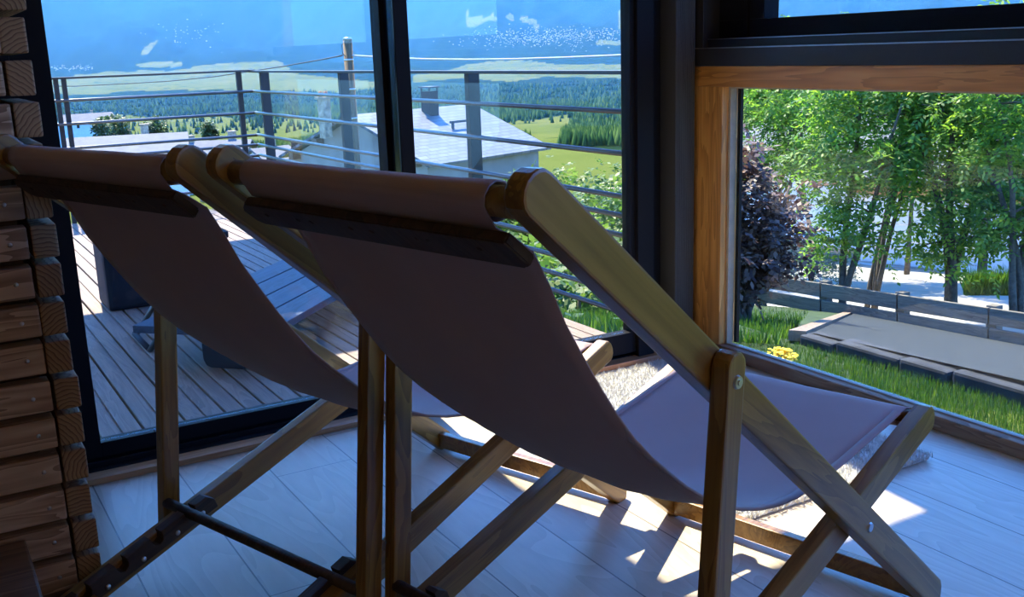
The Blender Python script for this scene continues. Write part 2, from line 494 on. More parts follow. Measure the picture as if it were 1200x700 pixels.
def make_chair(label, W, ds):
    t = tag(empty('deck_chair'), label, 'deck chair', 'pair of folding deck chairs')
    th, tc = .028, .026
    ya = W / 2 - th / 2
    yb = W / 2 - th - .002 - .014
    yc = W / 2 + .001 + .013
    angA = math.radians(-39.96); cA, sA = math.cos(angA), math.sin(angA)
    loc = lambda s, z: (s * cA + z * sA, -s * sA + z * cA)
    foot = [loc(*p) for p in ((0, 0), (.026, 0), (.033, .004), (.035, .028), (.029, .042))]
    top = []
    for k in range(9):
        a = math.pi / 2 + math.pi * k / 8
        top.append((-1.318 + .022 * math.cos(a), .0255 + .0255 * math.sin(a)))
    railpoly = foot + top
    angB = math.radians(17.75); cB, sB = math.cos(angB), math.sin(angB)
    bz0, hb = .345, .0245
    tip = [(.012 + .016 * math.cos(a), hb * math.sin(a)) for a in [math.radians(x) for x in (-90, -60, -30, 0, 30, 60, 90)]]
    bpoly = [(-1.03, -hb), ] + tip + [(-1.06, hb), (-1.07, hb - .01), (-1.045, -hb + .006)]
    notches = [-.792 + ds, -.872 + ds, -.952 + ds, -1.032 + ds]
    npoly = [(-1.075, .0), (-.735, .0), (-.735, .020), (-.750, .036)]
    for nx in notches:
        npoly += [(nx + .0125, .036)] + [(nx + .0125 * math.cos(a), .026 - .0125 * math.sin(a)) for a in [math.radians(x) for x in (0, 45, 90, 135, 180)]] + [(nx - .0125, .036)]
    npoly += [(-1.062, .036), (-1.075, .026)]
    ctop, cbot = Vector((-.700 + ds * .4, .632)), Vector((-.757 + ds, .082 + ds * .3))
    dC = ctop - cbot; LC = dC.length; angC = math.atan2(dC.y, dC.x)
    cpoly = [(0, -.0185), (LC - .006, -.0185)] + [(LC - .006 + .0185 * math.cos(a), .0185 * math.sin(a)) for a in [math.radians(x) for x in (-60, -30, 0, 30, 60)]] + [(LC - .006, .0185), (0, .0185)]
    for sgn in (1, -1):
        poly_prism('back_rail', railpoly, th, M['chair'], t, .0035, (0, sgn * ya, 0), angA)
        sb = poly_prism('seat_rail', bpoly, th, M['chair'], t, .003, (0, sgn * yb, bz0), angB)
        nb = poly_prism('notch_strip', npoly, .024, M['notch'], sb, .0015, (0, -sgn * (.014 + .012), 0), 0)
        nb['label'] = 'dark notched strip'
        for sx in (-.77, -.832 + ds, -.912 + ds, -.992 + ds, -1.06 + ds * .3):
            bm = bmesh.new()
            r = bmesh.ops.create_uvsphere(bm, u_segments=10, v_segments=6, radius=.0055)
            for v in r['verts']: v.co.y *= .5
            sc_ = link_bm('screw', bm, M['steel'], sb, True); sc_.location = (sx, -sgn * .0388, .010)
        pl = poly_prism('prop_leg', cpoly, tc, M['chair'], t, .0035, (cbot.x, sgn * yc, cbot.y), angC)
        bm = bmesh.new()
        r = bmesh.ops.create_cone(bm, cap_ends=True, segments=20, radius1=.009, radius2=.0075, depth=.004)
        for v in r['verts']: v.co = Vector((LC - .024 + v.co.x, sgn * (.013 + .0015) + v.co.z * sgn, v.co.y))
        r = bmesh.ops.create_cone(bm, cap_ends=True, segments=6, radius1=.004, radius2=.004, depth=.002)
        for v in r['verts']: v.co = Vector((LC - .024 + v.co.x, sgn * (.013 + .004) + v.co.z * sgn, v.co.y))
        link_bm('pivot_bolt', bm, M['steel'], pl)['label'] = 'bright steel pivot bolt'
        # crossing bolt in the back rail
        bm = bmesh.new()
        r = bmesh.ops.create_cone(bm, cap_ends=True, segments=18, radius1=.0085, radius2=.007, depth=.003)
        cx = loc(-.268, .255)
        for v in r['verts']: v.co = Vector((cx[0] + v.co.x, ya * 0 + sgn * (.014 + .001) + v.co.z * sgn, cx[1] + v.co.y))
        bo = link_bm('cross_bolt', bm, M['steel'], t); bo.location = (0, sgn * ya, 0); bo.rotation_euler = (0, -angA, 0)
    inner = W / 2 - th
    # foot bar between the back rails
    o = box('foot_bar', (-.011, -inner, -.019), (.011, inner, .019), M['chair'], t, .003); o.location = (-.002, 0, .030)
    # make the grain of cross pieces run across
    o = tube('top_bar', [(0, y, 0) for y in (-inner - .004, -.1, .1, inner + .004)], .0165, M['chair'], t, 16)
    tcx, tcz = -.985, .853
    o.location = (tcx, 0, tcz)
    o = tube('front_bar', [(0, y, 0) for y in (-.2345, -.1, .1, .2345)], .014, M['chair'], t, 16); o.location = (-.005, 0, bz0 + .002)
    o = tube('prop_bar', [(0, y, 0) for y in (-W / 2 - .004, -.1, .1, W / 2 + .004)], .0108, M['notch'], t, 14)
    rs = notches[0] * cB - .0262 * sB; rz_ = bz0 + notches[0] * sB + .0262 * cB
    o.location = (rs, 0, rz_)
    o = box('rear_bar', (-.014, -.2065, -.015), (.014, .2065, .015), M['chair'], t, .003); o.location = (-.985, 0, bz0 - .985 * sB / cB + .002); o.rotation_euler = (0, -angB, 0)
    # batten that clamps the canvas, on the back of the rails
    Lb = inner - .012
    bm = bmesh.new()
    pts = [(-Lb, -.027), (-Lb + .03, -.027), (Lb - .03, -.027), (Lb, -.008), (Lb, .019), (Lb - .012, .027), (-Lb + .012, .027), (-Lb, .019)]
    a = [bm.verts.new((x, y, 0)) for y, x in pts]; b = [bm.verts.new((x, y, -.013)) for y, x in pts]
    bm.faces.new(a); bm.faces.new(list(reversed(b)))
    for i in range(len(pts)):
        j = (i + 1) % len(pts); bm.faces.new((a[i], a[j], b[j], b[i]))
    bmesh.ops.recalc_face_normals(bm, faces=bm.faces[:])
    bmesh.ops.bevel(bm, geom=bm.edges[:], offset=.002, segments=2, affect='EDGES')
    bat = link_bm('back_batten', bm, M['notch'], t)
    bc = (-1.268 * cA, 0, 1.268 * -sA)
    bat.location = (bc[0] - .007 * .643, 0, bc[2] - .007 * .766); bat.rotation_euler = (0, -angA, 0)
    for yy in (-.2, -.12, -.1, -.02, .02, .1, .13, .2):
        bm = bmesh.new()
        r = bmesh.ops.create_uvsphere(bm, u_segments=8, v_segments=6, radius=.004)
        for v in r['verts']: v.co.z *= .4
        sc_ = link_bm('screw', bm, M['notch'], bat, True); sc_.location = (-.004, yy, -.0132)
    # canvas sling: side profile (s, z), from around the top bar to around the front bar
    prof = []
    for k in range(10):       # wraps the top bar: starts under it, over the front and the back
        a = math.radians(-100 + 290 * k / 9)
        prof.append((tcx + .0205 * math.cos(a), tcz + .0205 * math.sin(a)))
    prof += [(-.990, .826), (-.968, .815), (-.937, .793), (-.912, .75), (-.888, .703), (-.86, .66), (-.83, .616), (-.80, .575), (-.765, .533), (-.73, .498), (-.69, .463),
             (-.65, .43), (-.605, .398), (-.56, .371), (-.51, .347), (-.46, .330), (-.41, .319), (-.36, .315), (-.31, .318), (-.26, .323), (-.20, .332), (-.14, .343), (-.08, .353), (-.03, .3625)]
    for k in range(8):
        a = math.radians(95 - 260 * k / 7)
        prof.append((-.005 + .0175 * math.cos(a), bz0 + .002 + .0175 * math.sin(a)))
    NP = len(prof); NY = 17; hw = .229
    vs, fs = [], []
    for i, (s, z) in enumerate(prof):
        u = i / (NP - 1)
        for j in range(NY):
            q = -1 + 2 * j / (NY - 1)
            sagw = math.exp(-((s + .48) / .32) ** 2) * .026 * (1 - q * q)
            half = hw - .012 * math.exp(-((s + .5) / .3) ** 2)
            wr = .0022 * math.sin(q * 9 + s * 21) * math.exp(-((s + .5) / .35) ** 2)
            vs.append((s - sagw * .45, q * half, z - sagw * .8 + wr))
    for i in range(NP - 1):
        for j in range(NY - 1):
            a = i * NY + j; fs.append((a, a + 1, a + NY + 1, a + NY))
    sl = link('canvas_sling', vs, fs, M['fabric'], t, True)
    md = sl.modifiers.new('thick', 'SOLIDIFY'); md.thickness = .0022; md.offset = 0
    # folded hems along both long edges
    for sgn in (1, -1):
        hv, hf = [], []
        for i in range(12, NP - 8):
            s, z = prof[i]
            half = hw - .012 * math.exp(-((s + .5) / .3) ** 2)
            for q, dz in ((half + .0008, -.0022), (half - .012, -.0026), (half - .012, .0026), (half + .0008, .0022)):
                hv.append((s, sgn * q, z + dz))
        n = len(hv) // 4
        for i in range(n - 1):
            for k in range(4):
                k2 = (k + 1) % 4; hf.append((i * 4 + k, i * 4 + k2, i * 4 + 4 + k2, i * 4 + 4 + k))
        link('hem', hv, hf, M['fabric'], sl, True)
    return t


def copy_tree(o, parent=None):
    c = o.copy(); COL.objects.link(c)
    if parent is not None: c.parent = parent
    for ch in list(o.children): copy_tree(ch, c)
    return c


near = make_chair('deck chair standing in front, its whole canvas back and right prop leg in view', .590, .020)
other = make_chair('deck chair beside the slatted timber screen, its back cut off by the left edge', .577, 0.0)
near.location = (1.4067, 1.3585, 0); near.rotation_euler = (0, 0, math.radians(90 - 75.6))
other.location = (1.1830, 2.0160, 0); other.rotation_euler = (0, 0, math.radians(90 - 71.0))

# ------------------------------------------------------------------ slatted timber screen
scr = tag(empty('slatted_screen', (.2, 1.97, 0)), 'screen of stacked reddish brown timber slats with sawn ends beside the sliding door', 'timber screen')
YF = 2.0
pitch, hgt = .0715, .060
for i in range(22):
    z0 = .020 + i * pitch
    jx, jy = random.uniform(-.004, .003), random.uniform(-.003, .003)
    eb = wbox('end_slat', (.183 + jx - .2, YF + jy - 1.97, z0), (.226 + jx - .2, YF + jy + .30 - 1.97, z0 + hgt), M['endgrain'], scr, .004)
    jx2 = random.uniform(-.002, .002); jy2 = random.uniform(-.003, .003)
    fb = wbox('face_slat', (-1.30 - .2, YF + jy2 + .0 - 1.97, z0 + .001), (.1785 + jx2 - .2, YF + jy2 + .045 - 1.97, z0 + hgt - .001), M['larch'], scr, .004)
    for nx in (.148, -.38, -.95):
        bm = bmesh.new()
        r = bmesh.ops.create_uvsphere(bm, u_segments=8, v_segments=6, radius=.0042)
        for v in r['verts']: v.co.y *= .5
        nl_ = link_bm('nail', bm, M['steel'], fb, True); nl_.location = (nx - .2 - fb.location.x, -.0226, 0)
wbox('backing_post', (.03 - .2, YF + .06 - 1.97, 0), (.17 - .2, YF + .26 - 1.97, 1.60), M['bench'], scr)
wbox('plinth', (-1.30 - .2, YF + .006 - 1.97, 0), (.215 - .2, YF + .25 - 1.97, .02), M['bench'], scr)

# bench end at the lower left
bn = tag(empty('low_bench', (-.3, 1.6, 0)), 'dark wooden bench end in the bottom left corner before the slats', 'bench')
wbox('bench_top', (-.7, -.9, .115), (.40, .385, .15), M['bench'], bn, .005)
for (lx, ly) in ((.30, .30), (.30, -.8), (-.6, .30), (-.6, -.8)):
    wbox('bench_leg', (lx - .03, ly - .03, 0), (lx + .03, ly + .03, .115), M['bench'], bn, .004)

# ------------------------------------------------------------------ rug
rug = tag(empty('shaggy_rug', (1.735, 2.0, 0)), 'small pale shaggy rug under the seats by the threshold', 'rug')
box('rug_backing', (-.30, -.485, .001), (.30, .49, .012), M['rug'], rug, .004)
nb = 30000
bx = rng.uniform(-.31, .31, nb); by = rng.uniform(-.495, .50, nb)
ln = rng.uniform(.010, .018, nb); az = rng.uniform(0, 2 * np.pi, nb); lean = rng.uniform(.1, .9, nb)
wd = .0018
tip = np.stack([bx + np.cos(az) * ln * lean, by + np.sin(az) * ln * lean, .010 + ln], 1)
sx, sy2 = -np.sin(az) * wd, np.cos(az) * wd
V = np.empty((nb, 3, 3)); V[:, 0] = np.stack([bx - sx, by - sy2, np.full(nb, .008)], 1); V[:, 1] = np.stack([bx + sx, by + sy2, np.full(nb, .008)], 1); V[:, 2] = tip


def mesh_np(name, V, faces_per, mat, parent=None, smooth=False):
    """V: (n, k, 3) polygons of k corners each"""
    n, k = V.shape[:2]
    me = bpy.data.meshes.new(name)
    me.vertices.add(n * k); me.vertices.foreach_set('co', V.reshape(-1).astype(np.float32))
    me.loops.add(n * k); me.loops.foreach_set('vertex_index', np.arange(n * k, dtype=np.int32))
    me.polygons.add(n); me.polygons.foreach_set('loop_start', np.arange(0, n * k, k, dtype=np.int32))
    me.polygons.foreach_set('loop_total', np.full(n, k, dtype=np.int32))
    me.update(calc_edges=True)
    o = bpy.data.objects.new(name, me); COL.objects.link(o); me.materials.append(mat)
    if parent is not None: o.parent = parent
    return o


pile = mesh_np('rug_pile', V, 1, M['rug'], rug); pile['kind'] = 'stuff'

# ------------------------------------------------------------------ deck outside
DZ = -.05
bm = bmesh.new()
pw = .121
x = 2.20 - pw; k = 0
while x > -3.2:
    add_box(bm, (x + .004, 2.76, DZ - .03), (x + pw * .5 - .003, 7.50, DZ), .004); add_box(bm, (x + pw * .5 + .003, 2.76, DZ - .03), (x + pw - .004, 7.50, DZ), .004); add_box(bm, (x + pw * .45, 2.76, DZ - .03), (x + pw * .55, 7.50, DZ - .007)); x -= pw
    k += 1
dk = struct(link_bm('deck_floor', bm, M['deck']))
bm = bmesh.new()
for yy in (2.8, 3.9, 5.0, 6.1, 7.2): add_box(bm, (-3.2, yy, DZ - .16), (2.16, yy + .06, DZ - .031))
struct(link_bm('deck_joists', bm, M['eave']))
struct(boxes('added_shade_slabs', [((-3.3, 2.76, 2.45), (1.33, 6.2, 2.6)), ((1.33, 5.05, 2.45), (2.3, 7.6, 2.6))], M['plaster']))  # unseen slabs, added and shaped to shade the deck, table and left floor

RX, RY = 2.30, 7.57
rl = tag(empty('deck_railing', (RX, RY, DZ)), 'grey steel railing with horizontal bars around the wooden deck', 'railing')
o0 = Vector((RX, RY, DZ))


def rpart(name, lo, hi, mat, bev=.002): return box(name, Vector(lo) - o0, Vector(hi) - o0, mat, rl, bev)


rpart('top_rail', (RX - .02, 2.8, .898), (RX + .02, RY + .02, .912), M['toprail'])
rpart('top_rail', (-3.0, RY - .02, .905), (RX + .02, RY + .02, .919), M['toprail'])
for z in (.765, .612, .452, .38, .305, .232, .157, .08, .005):
    tube('rail', [Vector((RX, yy, z)) - o0 for yy in (2.8, 4.5, 6, RY)], .0105 if z < .7 else .010, M['rail'], rl, 8)
for z in (.757, .602, .440, .37, .29, .215, .14, .065):
    tube('rail', [Vector((xx, RY, z + .008)) - o0 for xx in (-3, -1, 1, RX)], .0105, M['rail'], rl, 8)
for (yy, w) in ((7.42, .06), (5.90, .055), (4.31, .058), (2.9, .06)):
    rpart('post', (RX + .012, yy - w * .35, -.25), (RX + .012 + w, yy + w * .35, .899), M['post'])
for (xx, w) in ((RX - .09, .035), (1.03, .03), (.98, .03), (-.4, .03), (-1.8, .03)):
    rpart('post', (xx - w / 2, RY + .014, -.25), (xx + w / 2, RY + .014 + w, .906), M['post'])


# low outdoor table turned 45 degrees, a stool and a planter on the shaded deck
tb = tag(empty('low_table', (1.0, 3.33, DZ), math.radians(45)), 'low dark blue board table with panel legs on the shaded deck', 'table')
for i in range(4):
    wbox('table_board', (0, .004 + i * .135, .125), (1.25, .131 + i * .135, .152), M['table'], tb, .003)
for lx in (.05, 1.10):
    pp = [(-.09, .03), (-.08, .008), (-.06, 0), (.06, 0), (.08, .008), (.09, .03), (.09, .125), (-.09, .125)]
    l_ = poly_prism('panel_leg', pp, .04, M['darkplastic'], tb, .004, (lx, .2, 0)); l_.rotation_euler = (0, 0, math.radians(90))
st = tag(empty('folding_stool', (.86, 4.02, DZ)), 'dark folding stool with slanted metal legs on the shaded deck', 'stool')
for yy in (-.13, .13):
    tube('stool_leg', [(-.16, yy, 0), (.0, yy, .21), (.15, yy, .40)], .011, M['rail'], st, 8)
    tube('stool_leg', [(.16, yy + .02, 0), (.0, yy + .02, .21), (-.15, yy + .02, .40)], .011, M['darkplastic'], st, 8)
wbox('stool_seat', (-.17, -.16, .395), (.17, .16, .42), M['darkplastic'], st, .006)
tube('foot_bar', [(-.16, -.13, .011), (-.16, .13, .011)], .011, M['darkplastic'], st, 8)
tube('foot_bar', [(.16, -.13, .011), (.16, .15, .011)], .011, M['darkplastic'], st, 8)
pt = tag(empty('planter_box', (.82, 4.76, DZ)), 'dark square planter box standing on the deck behind the left chair', 'planter')
bm = bmesh.new()
add_box(bm, (-.13, -.12, 0), (.13, .12, .42), .02)
bm2 = link_bm('planter_body', bm, M['darkplastic'], pt)
box('planter_rim', (-.14, -.13, .42), (.14, .13, .445), M['darkplastic'], pt, .006)
box('soil', (-.12, -.11, .44), (.12, .11, .45), M['bark'], pt)

# ------------------------------------------------------------------ land: one height field around the house
VT = [(0, -2.2), (6, -3.2), (15, -5.2), (30, -7.2), (60, -10.5), (150, -17), (400, -37), (1200, -92), (2200, -134), (3300, -166), (5500, -166),
      (8000, -104), (10500, 45), (13000, 305), (17000, 1010), (22000, 2190)]
# the garden side: lawn, driveway, fence, road, building
YT = [(0, -.55), (4.6, -.55), (5.4, -.72), (14, -2.75), (18, -3.3), (24, -4.15), (34, -4.6), (60, -7), (150, -14), (400, -34), (1200, -90), (2200, -134), (3300, -166), (5500, -166),
      (8000, -104), (10500, 45), (13000, 305), (17000, 1010), (22000, 2190)]
VTa, YTa = np.array(VT, float), np.array(YT, float)


def land(x, y):
    x = np.asarray(x, float); y = np.asarray(y, float)
    r = np.hypot(x, y); az = np.degrees(np.arctan2(x, y))
    v = np.interp(r, VTa[:, 0], VTa[:, 1]); g = np.interp(r, YTa[:, 0], YTa[:, 1])
    t = np.clip((az - 38.5) / 4.5, 0, 1); t = t * t * (3 - 2 * t)
    h = v * (1 - t) + g * t
    # broad natural relief, growing with distance
    a = np.clip((r - 300) / 9000, 0, 1)
    k = az * 0.9
    h = h + a * (95 * np.sin(k * .31 + r * .00045) + 60 * np.sin(k * .83 + 1.3 - r * .0007) + 38 * np.sin(k * 1.9 + r * .0011) + 18 * np.sin(k * 4.3 - r * .0021)) * np.clip((r - 7000) / 6000, .05, 1)
    return h


def ground_hit(px, py):
    d = ray(px, py); d = np.array(d) / math.hypot(d.x, d.y)
    rr = np.geomspace(40, 21900, 6000)
    hh = land(rr * d[0], rr * d[1]); zz = 1.0 + rr * d[2]
    i = np.argmax(zz < hh)
    if zz[i] >= hh[i]: i = len(rr) - 1
    return rr[i] * d[0], rr[i] * d[1]


# meadows, clearings and ski runs: outlines on the land
MEADOWS = [
    [(60, 92), (120, 85), (200, 82), (262, 74), (330, 72), (345, 86), (440, 96), (452, 104), (400, 110), (330, 107), (250, 105), (160, 107), (90, 112), (60, 110)],
    [(160, 76), (172, 72), (214, 73), (212, 79), (166, 80)],
    [(40, 150), (75, 137), (130, 134), (180, 138), (240, 135), (300, 141), (365, 138), (385, 160), (330, 178), (200, 182), (40, 190)],
    [(483, 88), (520, 84), (552, 74), (600, 70), (660, 76), (745, 75), (745, 92), (690, 91), (640, 90), (600, 96), (540, 92), (505, 95), (484, 97)],
    [(724, 119), (745, 117), (745, 126), (722, 125)],
    [(598, 142), (630, 140), (668, 134), (668, 148), (652, 172), (620, 172), (600, 164), (585, 150)],
    [(560, 176), (640, 172), (700, 178), (745, 181), (760, 186), (760, 216), (700, 210), (640, 200), (560, 210)],
    [(545, 12), (549, 12), (550, 23), (580, 16), (584, 22), (560, 31), (546, 29)],
    [(592, 18), (600, 16), (603, 24), (592, 23)],
    [(604, 17), (612, 17), (635, 30), (628, 33), (612, 24)],
    [(723, 28), (726, 12), (733, -6), (741, -6), (738, 10), (731, 22), (733, 34), (727, 35)],
    [(697, 47), (732, 48), (730, 53), (700, 53)],
    [(170, 57), (175, 52), (183, 46), (186, 46), (178, 55), (174, 64), (166, 63)],
    [(735, 38), (745, 38), (745, 42), (736, 42)],
    [(850, 100), (1210, 100), (1210, 330), (850, 330)],
]
naz, nr = 660, 330
AZ = np.radians(np.concatenate([np.linspace(-80, -7, 60), np.linspace(-6, 78, naz - 100), np.linspace(79, 150, 40)])); RR = np.concatenate([np.linspace(2.0, 40, 90), np.geomspace(41, 22000, nr - 90)])
GA, GR = np.meshgrid(AZ, RR)
GX, GY = GR * np.sin(GA), GR * np.cos(GA)
GZ = land(GX, GY)


def in_poly(X, Y, poly):
    ins = np.zeros(X.shape, bool); n = len(poly); j = n - 1
    for i in range(n):
        xi, yi = poly[i]; xj, yj = poly[j]
        c = ((yi > Y) != (yj > Y)) & (X < (xj - xi) * (Y - yi) / (yj - yi + 1e-12) + xi)
        ins ^= c; j = i
    return ins


# outlines as (bearing, log distance) so that long thin meadows stay well shaped
LOGP = []
for p in MEADOWS:
    q = []
    for i in range(len(p)):
        a, b = p[i], p[(i + 1) % len(p)]
        for t in (0, .34, .67):
            gx, gy = ground_hit(a[0] + (b[0] - a[0]) * t, a[1] + (b[1] - a[1]) * t)
            q.append((math.atan2(gx, gy), math.log(math.hypot(gx, gy))))
    LOGP.append(q)


def meadow_mask(X, Y):
    A = np.arctan2(X, Y); L = np.log(np.hypot(X, Y))
    m = np.zeros(X.shape, bool)
    for q in LOGP: m |= in_poly(A, L, q)
    return m


mask = meadow_mask(GX, GY).astype(float)
mask[GR < 330] = 1.0
verts = np.stack([GX, GY, GZ], -1).reshape(-1, 3)
idx = np.arange(naz * nr).reshape(nr, naz)
quads = np.stack([idx[:-1, :-1], idx[1:, :-1], idx[1:, 1:], idx[:-1, 1:]], -1).reshape(-1, 4)
me = bpy.data.meshes.new('valley_terrain')
me.vertices.add(len(verts)); me.vertices.foreach_set('co', verts.reshape(-1).astype(np.float32))
me.loops.add(quads.size); me.loops.foreach_set('vertex_index', quads.reshape(-1).astype(np.int32))
me.polygons.add(len(quads)); me.polygons.foreach_set('loop_start', np.arange(0, quads.size, 4, dtype=np.int32)); me.polygons.foreach_set('loop_total', np.full(len(quads), 4, np.int32))
me.update(calc_edges=True)
me.polygons.foreach_set('use_smooth', [True] * len(quads))
at_ = me.attributes.new('meadow', 'FLOAT', 'POINT'); at_.data.foreach_set('value', mask.reshape(-1).astype(np.float32))
ter = bpy.data.objects.new('terrain', me); COL.objects.link(ter); struct(ter)

m, nt, b = new_mat('valley_land')
att = node(nt, 'ShaderNodeAttribute', attribute_name='meadow')
geo = node(nt, 'ShaderNodeNewGeometry')
mp = node(nt, 'ShaderNodeMapping'); nt.links.new(geo.outputs['Position'], mp.inputs[0])
# distance-proportional detail: coarse noise far away, fine close by
nA = noise(nt, mp.outputs[0], .0035, 6, .65)
nB = noise(nt, mp.outputs[0], .02, 5, .7)
nC = noise(nt, mp.outputs[0], .9, 4, .6)
nD = noise(nt, mp.outputs[0], .0028, 7, .72)
nsum = math_n(nt, 'ADD', math_n(nt, 'MULTIPLY', math_n(nt, 'SUBTRACT', nB, .5), .9), math_n(nt, 'MULTIPLY', math_n(nt, 'SUBTRACT', nD, .5), 1.3))
e = math_n(nt, 'ADD', att.outputs['Fac'], nsum)
sel = ramp(nt, e, [(.46, (0, 0, 0)), (.54, (1, 1, 1))])
field = ramp(nt, nA, [(.3, (.070, .092, .020)), (.5, (.105, .125, .032)), (.7, (.155, .148, .052))])
field = mix_c(nt, .4, field, ramp(nt, nC, [(.3, (.045, .075, .014)), (.7, (.11, .13, .036))]))
nE = noise(nt, mp.outputs[0], .022, 4, .6)
vo = node(nt, 'ShaderNodeTexVoronoi', ins={'Scale': .011}); nt.links.new(mp.outputs[0], vo.inputs['Vector'])
vo2 = node(nt, 'ShaderNodeTexVoronoi', ins={'Scale': .028}); nt.links.new(mp.outputs[0], vo2.inputs['Vector'])
dots = math_n(nt, 'MAXIMUM', math_n(nt, 'LESS_THAN', vo.outputs['Distance'], math_n(nt, 'MULTIPLY', nD, .42)), math_n(nt, 'LESS_THAN', vo2.outputs['Distance'], math_n(nt, 'MULTIPLY', math_n(nt, 'SUBTRACT', nD, .45), 2.2)))
field = mix_c(nt, math_n(nt, 'MULTIPLY', dots, .9), field, (.02, .045, .02))
wood_ = ramp(nt, nB, [(.3, (.008, .022, .012)), (.5, (.014, .034, .018)), (.72, (.028, .052, .024))])
wood_ = mix_c(nt, ramp(nt, nD, [(.60, (0, 0, 0)), (.75, (.3, .3, .3))]), wood_, (.07, .10, .045))
nt.links.new(mix_c(nt, sel, wood_, field), b.inputs['Base Color']); b.inputs['Roughness'].default_value = 1.0
b.inputs['Specular IOR Level'].default_value = 0.0
me.materials.append(m)

# conifer woods on the near valley side: uncountable
nT = 60000
lr = rng.uniform(math.log(420), math.log(5200), nT); ta = np.radians(rng.uniform(-3, 42, nT)); tr = np.exp(lr)
tx, ty = tr * np.sin(ta), tr * np.cos(ta)
keep = ~meadow_mask(tx, ty)
gap = np.sin(ta * 61 + tr * .004) + np.sin(ta * 143 - tr * .0023) + np.sin(tr * .011 + ta * 20)
keep &= (gap > -1.1)
keep |= (rng.uniform(0, 1, nT) < .05) & (tr > 1500)
tx, ty, tr = tx[keep], ty[keep], tr[keep]
tz = land(tx, ty); th_ = rng.uniform(8, 15, len(tx)) * np.clip(tr / 1500, .55, 1.5); tw = th_ * rng.uniform(.16, .26, len(tx))
kk = 5
ang = np.linspace(0, 2 * np.pi, kk, endpoint=False)
base = np.stack([tx[:, None] + tw[:, None] * np.cos(ang), ty[:, None] + tw[:, None] * np.sin(ang), np.repeat(tz[:, None] + .08 * th_[:, None], kk, 1)], -1)
apex = np.stack([tx, ty, tz + th_], -1)
tri = np.empty((len(tx), kk, 3, 3))
for i in range(kk):
    tri[:, i, 0] = base[:, i]; tri[:, i, 1] = base[:, (i + 1) % kk]; tri[:, i, 2] = apex
# one welded cone per tree so that colour varies tree by tree
nv = len(tx)
vv = np.concatenate([base, apex[:, None, :]], 1).reshape(-1, 3)
off = (np.arange(nv) * (kk + 1))[:, None]
ff = np.stack([np.stack([off[:, 0] + i, off[:, 0] + (i + 1) % kk, off[:, 0] + kk], -1) for i in range(kk)], 1).reshape(-1, 3)


def mesh_idx(name, vv, ff, mat, parent=None):
    me = bpy.data.meshes.new(name); k = ff.shape[1]
    me.vertices.add(len(vv)); me.vertices.foreach_set('co', vv.reshape(-1).astype(np.float32))
    me.loops.add(ff.size); me.loops.foreach_set('vertex_index', ff.reshape(-1).astype(np.int32))
    me.polygons.add(len(ff)); me.polygons.foreach_set('loop_start', np.arange(0, ff.size, k, dtype=np.int32)); me.polygons.foreach_set('loop_total', np.full(len(ff), k, np.int32))
    me.update(calc_edges=True)
    o = bpy.data.objects.new(name, me); COL.objects.link(o); me.materials.append(mat)
    if parent is not None: o.parent = parent
    return o


fm, nt, b = new_mat('conifer_green')
gi = node(nt, 'ShaderNodeNewGeometry')
nt.links.new(ramp(nt, gi.outputs['Random Per Island'], [(0, (.009, .030, .013)), (.6, (.022, .058, .020)), (1, (.07, .12, .035))]), b.inputs['Base Color'])
b.inputs['Roughness'].default_value = 1.0; b.inputs['Specular IOR Level'].default_value = 0
fo = mesh_idx('conifer_forest', vv, ff, fm); fo['kind'] = 'stuff'
fo['label'] = 'dense dark conifer woods covering the valley beyond the houses'; fo['category'] = 'forest'

# the far town at the mountain foot: a scatter of pale specks nobody could count
nt_ = 900
px = np.concatenate([rng.normal(640, 45, 650), rng.normal(720, 30, 120), rng.normal(225, 22, 60), rng.uniform(60, 110, 70)])
py = np.concatenate([rng.normal(44, 6, 650), rng.normal(42, 4, 120), rng.normal(42, 10, 60), rng.normal(80, 2, 70)])
hx = []
for a, c in zip(px, py):
    gx, gy = ground_hit(float(a), float(c)); hx.append((gx, gy))
hx = np.array(hx); hr = np.hypot(hx[:, 0], hx[:, 1]); hz = land(hx[:, 0], hx[:, 1])
sw = hr * rng.uniform(.0002, .0006, len(hr)); sh = hr * rng.uniform(.0002, .0005, len(hr)); ro = rng.uniform(0, 3, len(hr))
corn = np.array([(-1, -1), (1, -1), (1, 1), (-1, 1)])
vs_ = []
for i in range(len(hr)):
    c, s_ = math.cos(ro[i]), math.sin(ro[i])
    for zz in (-.2, 1):
        for (u, w) in corn: vs_.append((hx[i, 0] + sw[i] * (u * c - w * s_), hx[i, 1] + sw[i] * (u * s_ + w * c), hz[i] + zz * sh[i]))
    vs_.append((hx[i, 0] - sw[i] * c, hx[i, 1] - sw[i] * s_, hz[i] + 1.7 * sh[i])); vs_.append((hx[i, 0] + sw[i] * c, hx[i, 1] + sw[i] * s_, hz[i] + 1.7 * sh[i]))
o_ = (np.arange(len(hr)) * 10)[:, None]
qf = np.concatenate([o_ + np.array(f) for f in ((0, 1, 5, 4), (1, 2, 6, 5), (2, 3, 7, 6), (3, 0, 4, 7), (4, 5, 9, 8), (6, 7, 8, 9))])
tn = mesh_idx('distant_town', np.array(vs_), qf, plain('pale_town_walls', (.34, .35, .37), .9)); tn['kind'] = 'stuff'
tn['label'] = 'pale specks of a distant town scattered at the mountain foot'; tn['category'] = 'town'

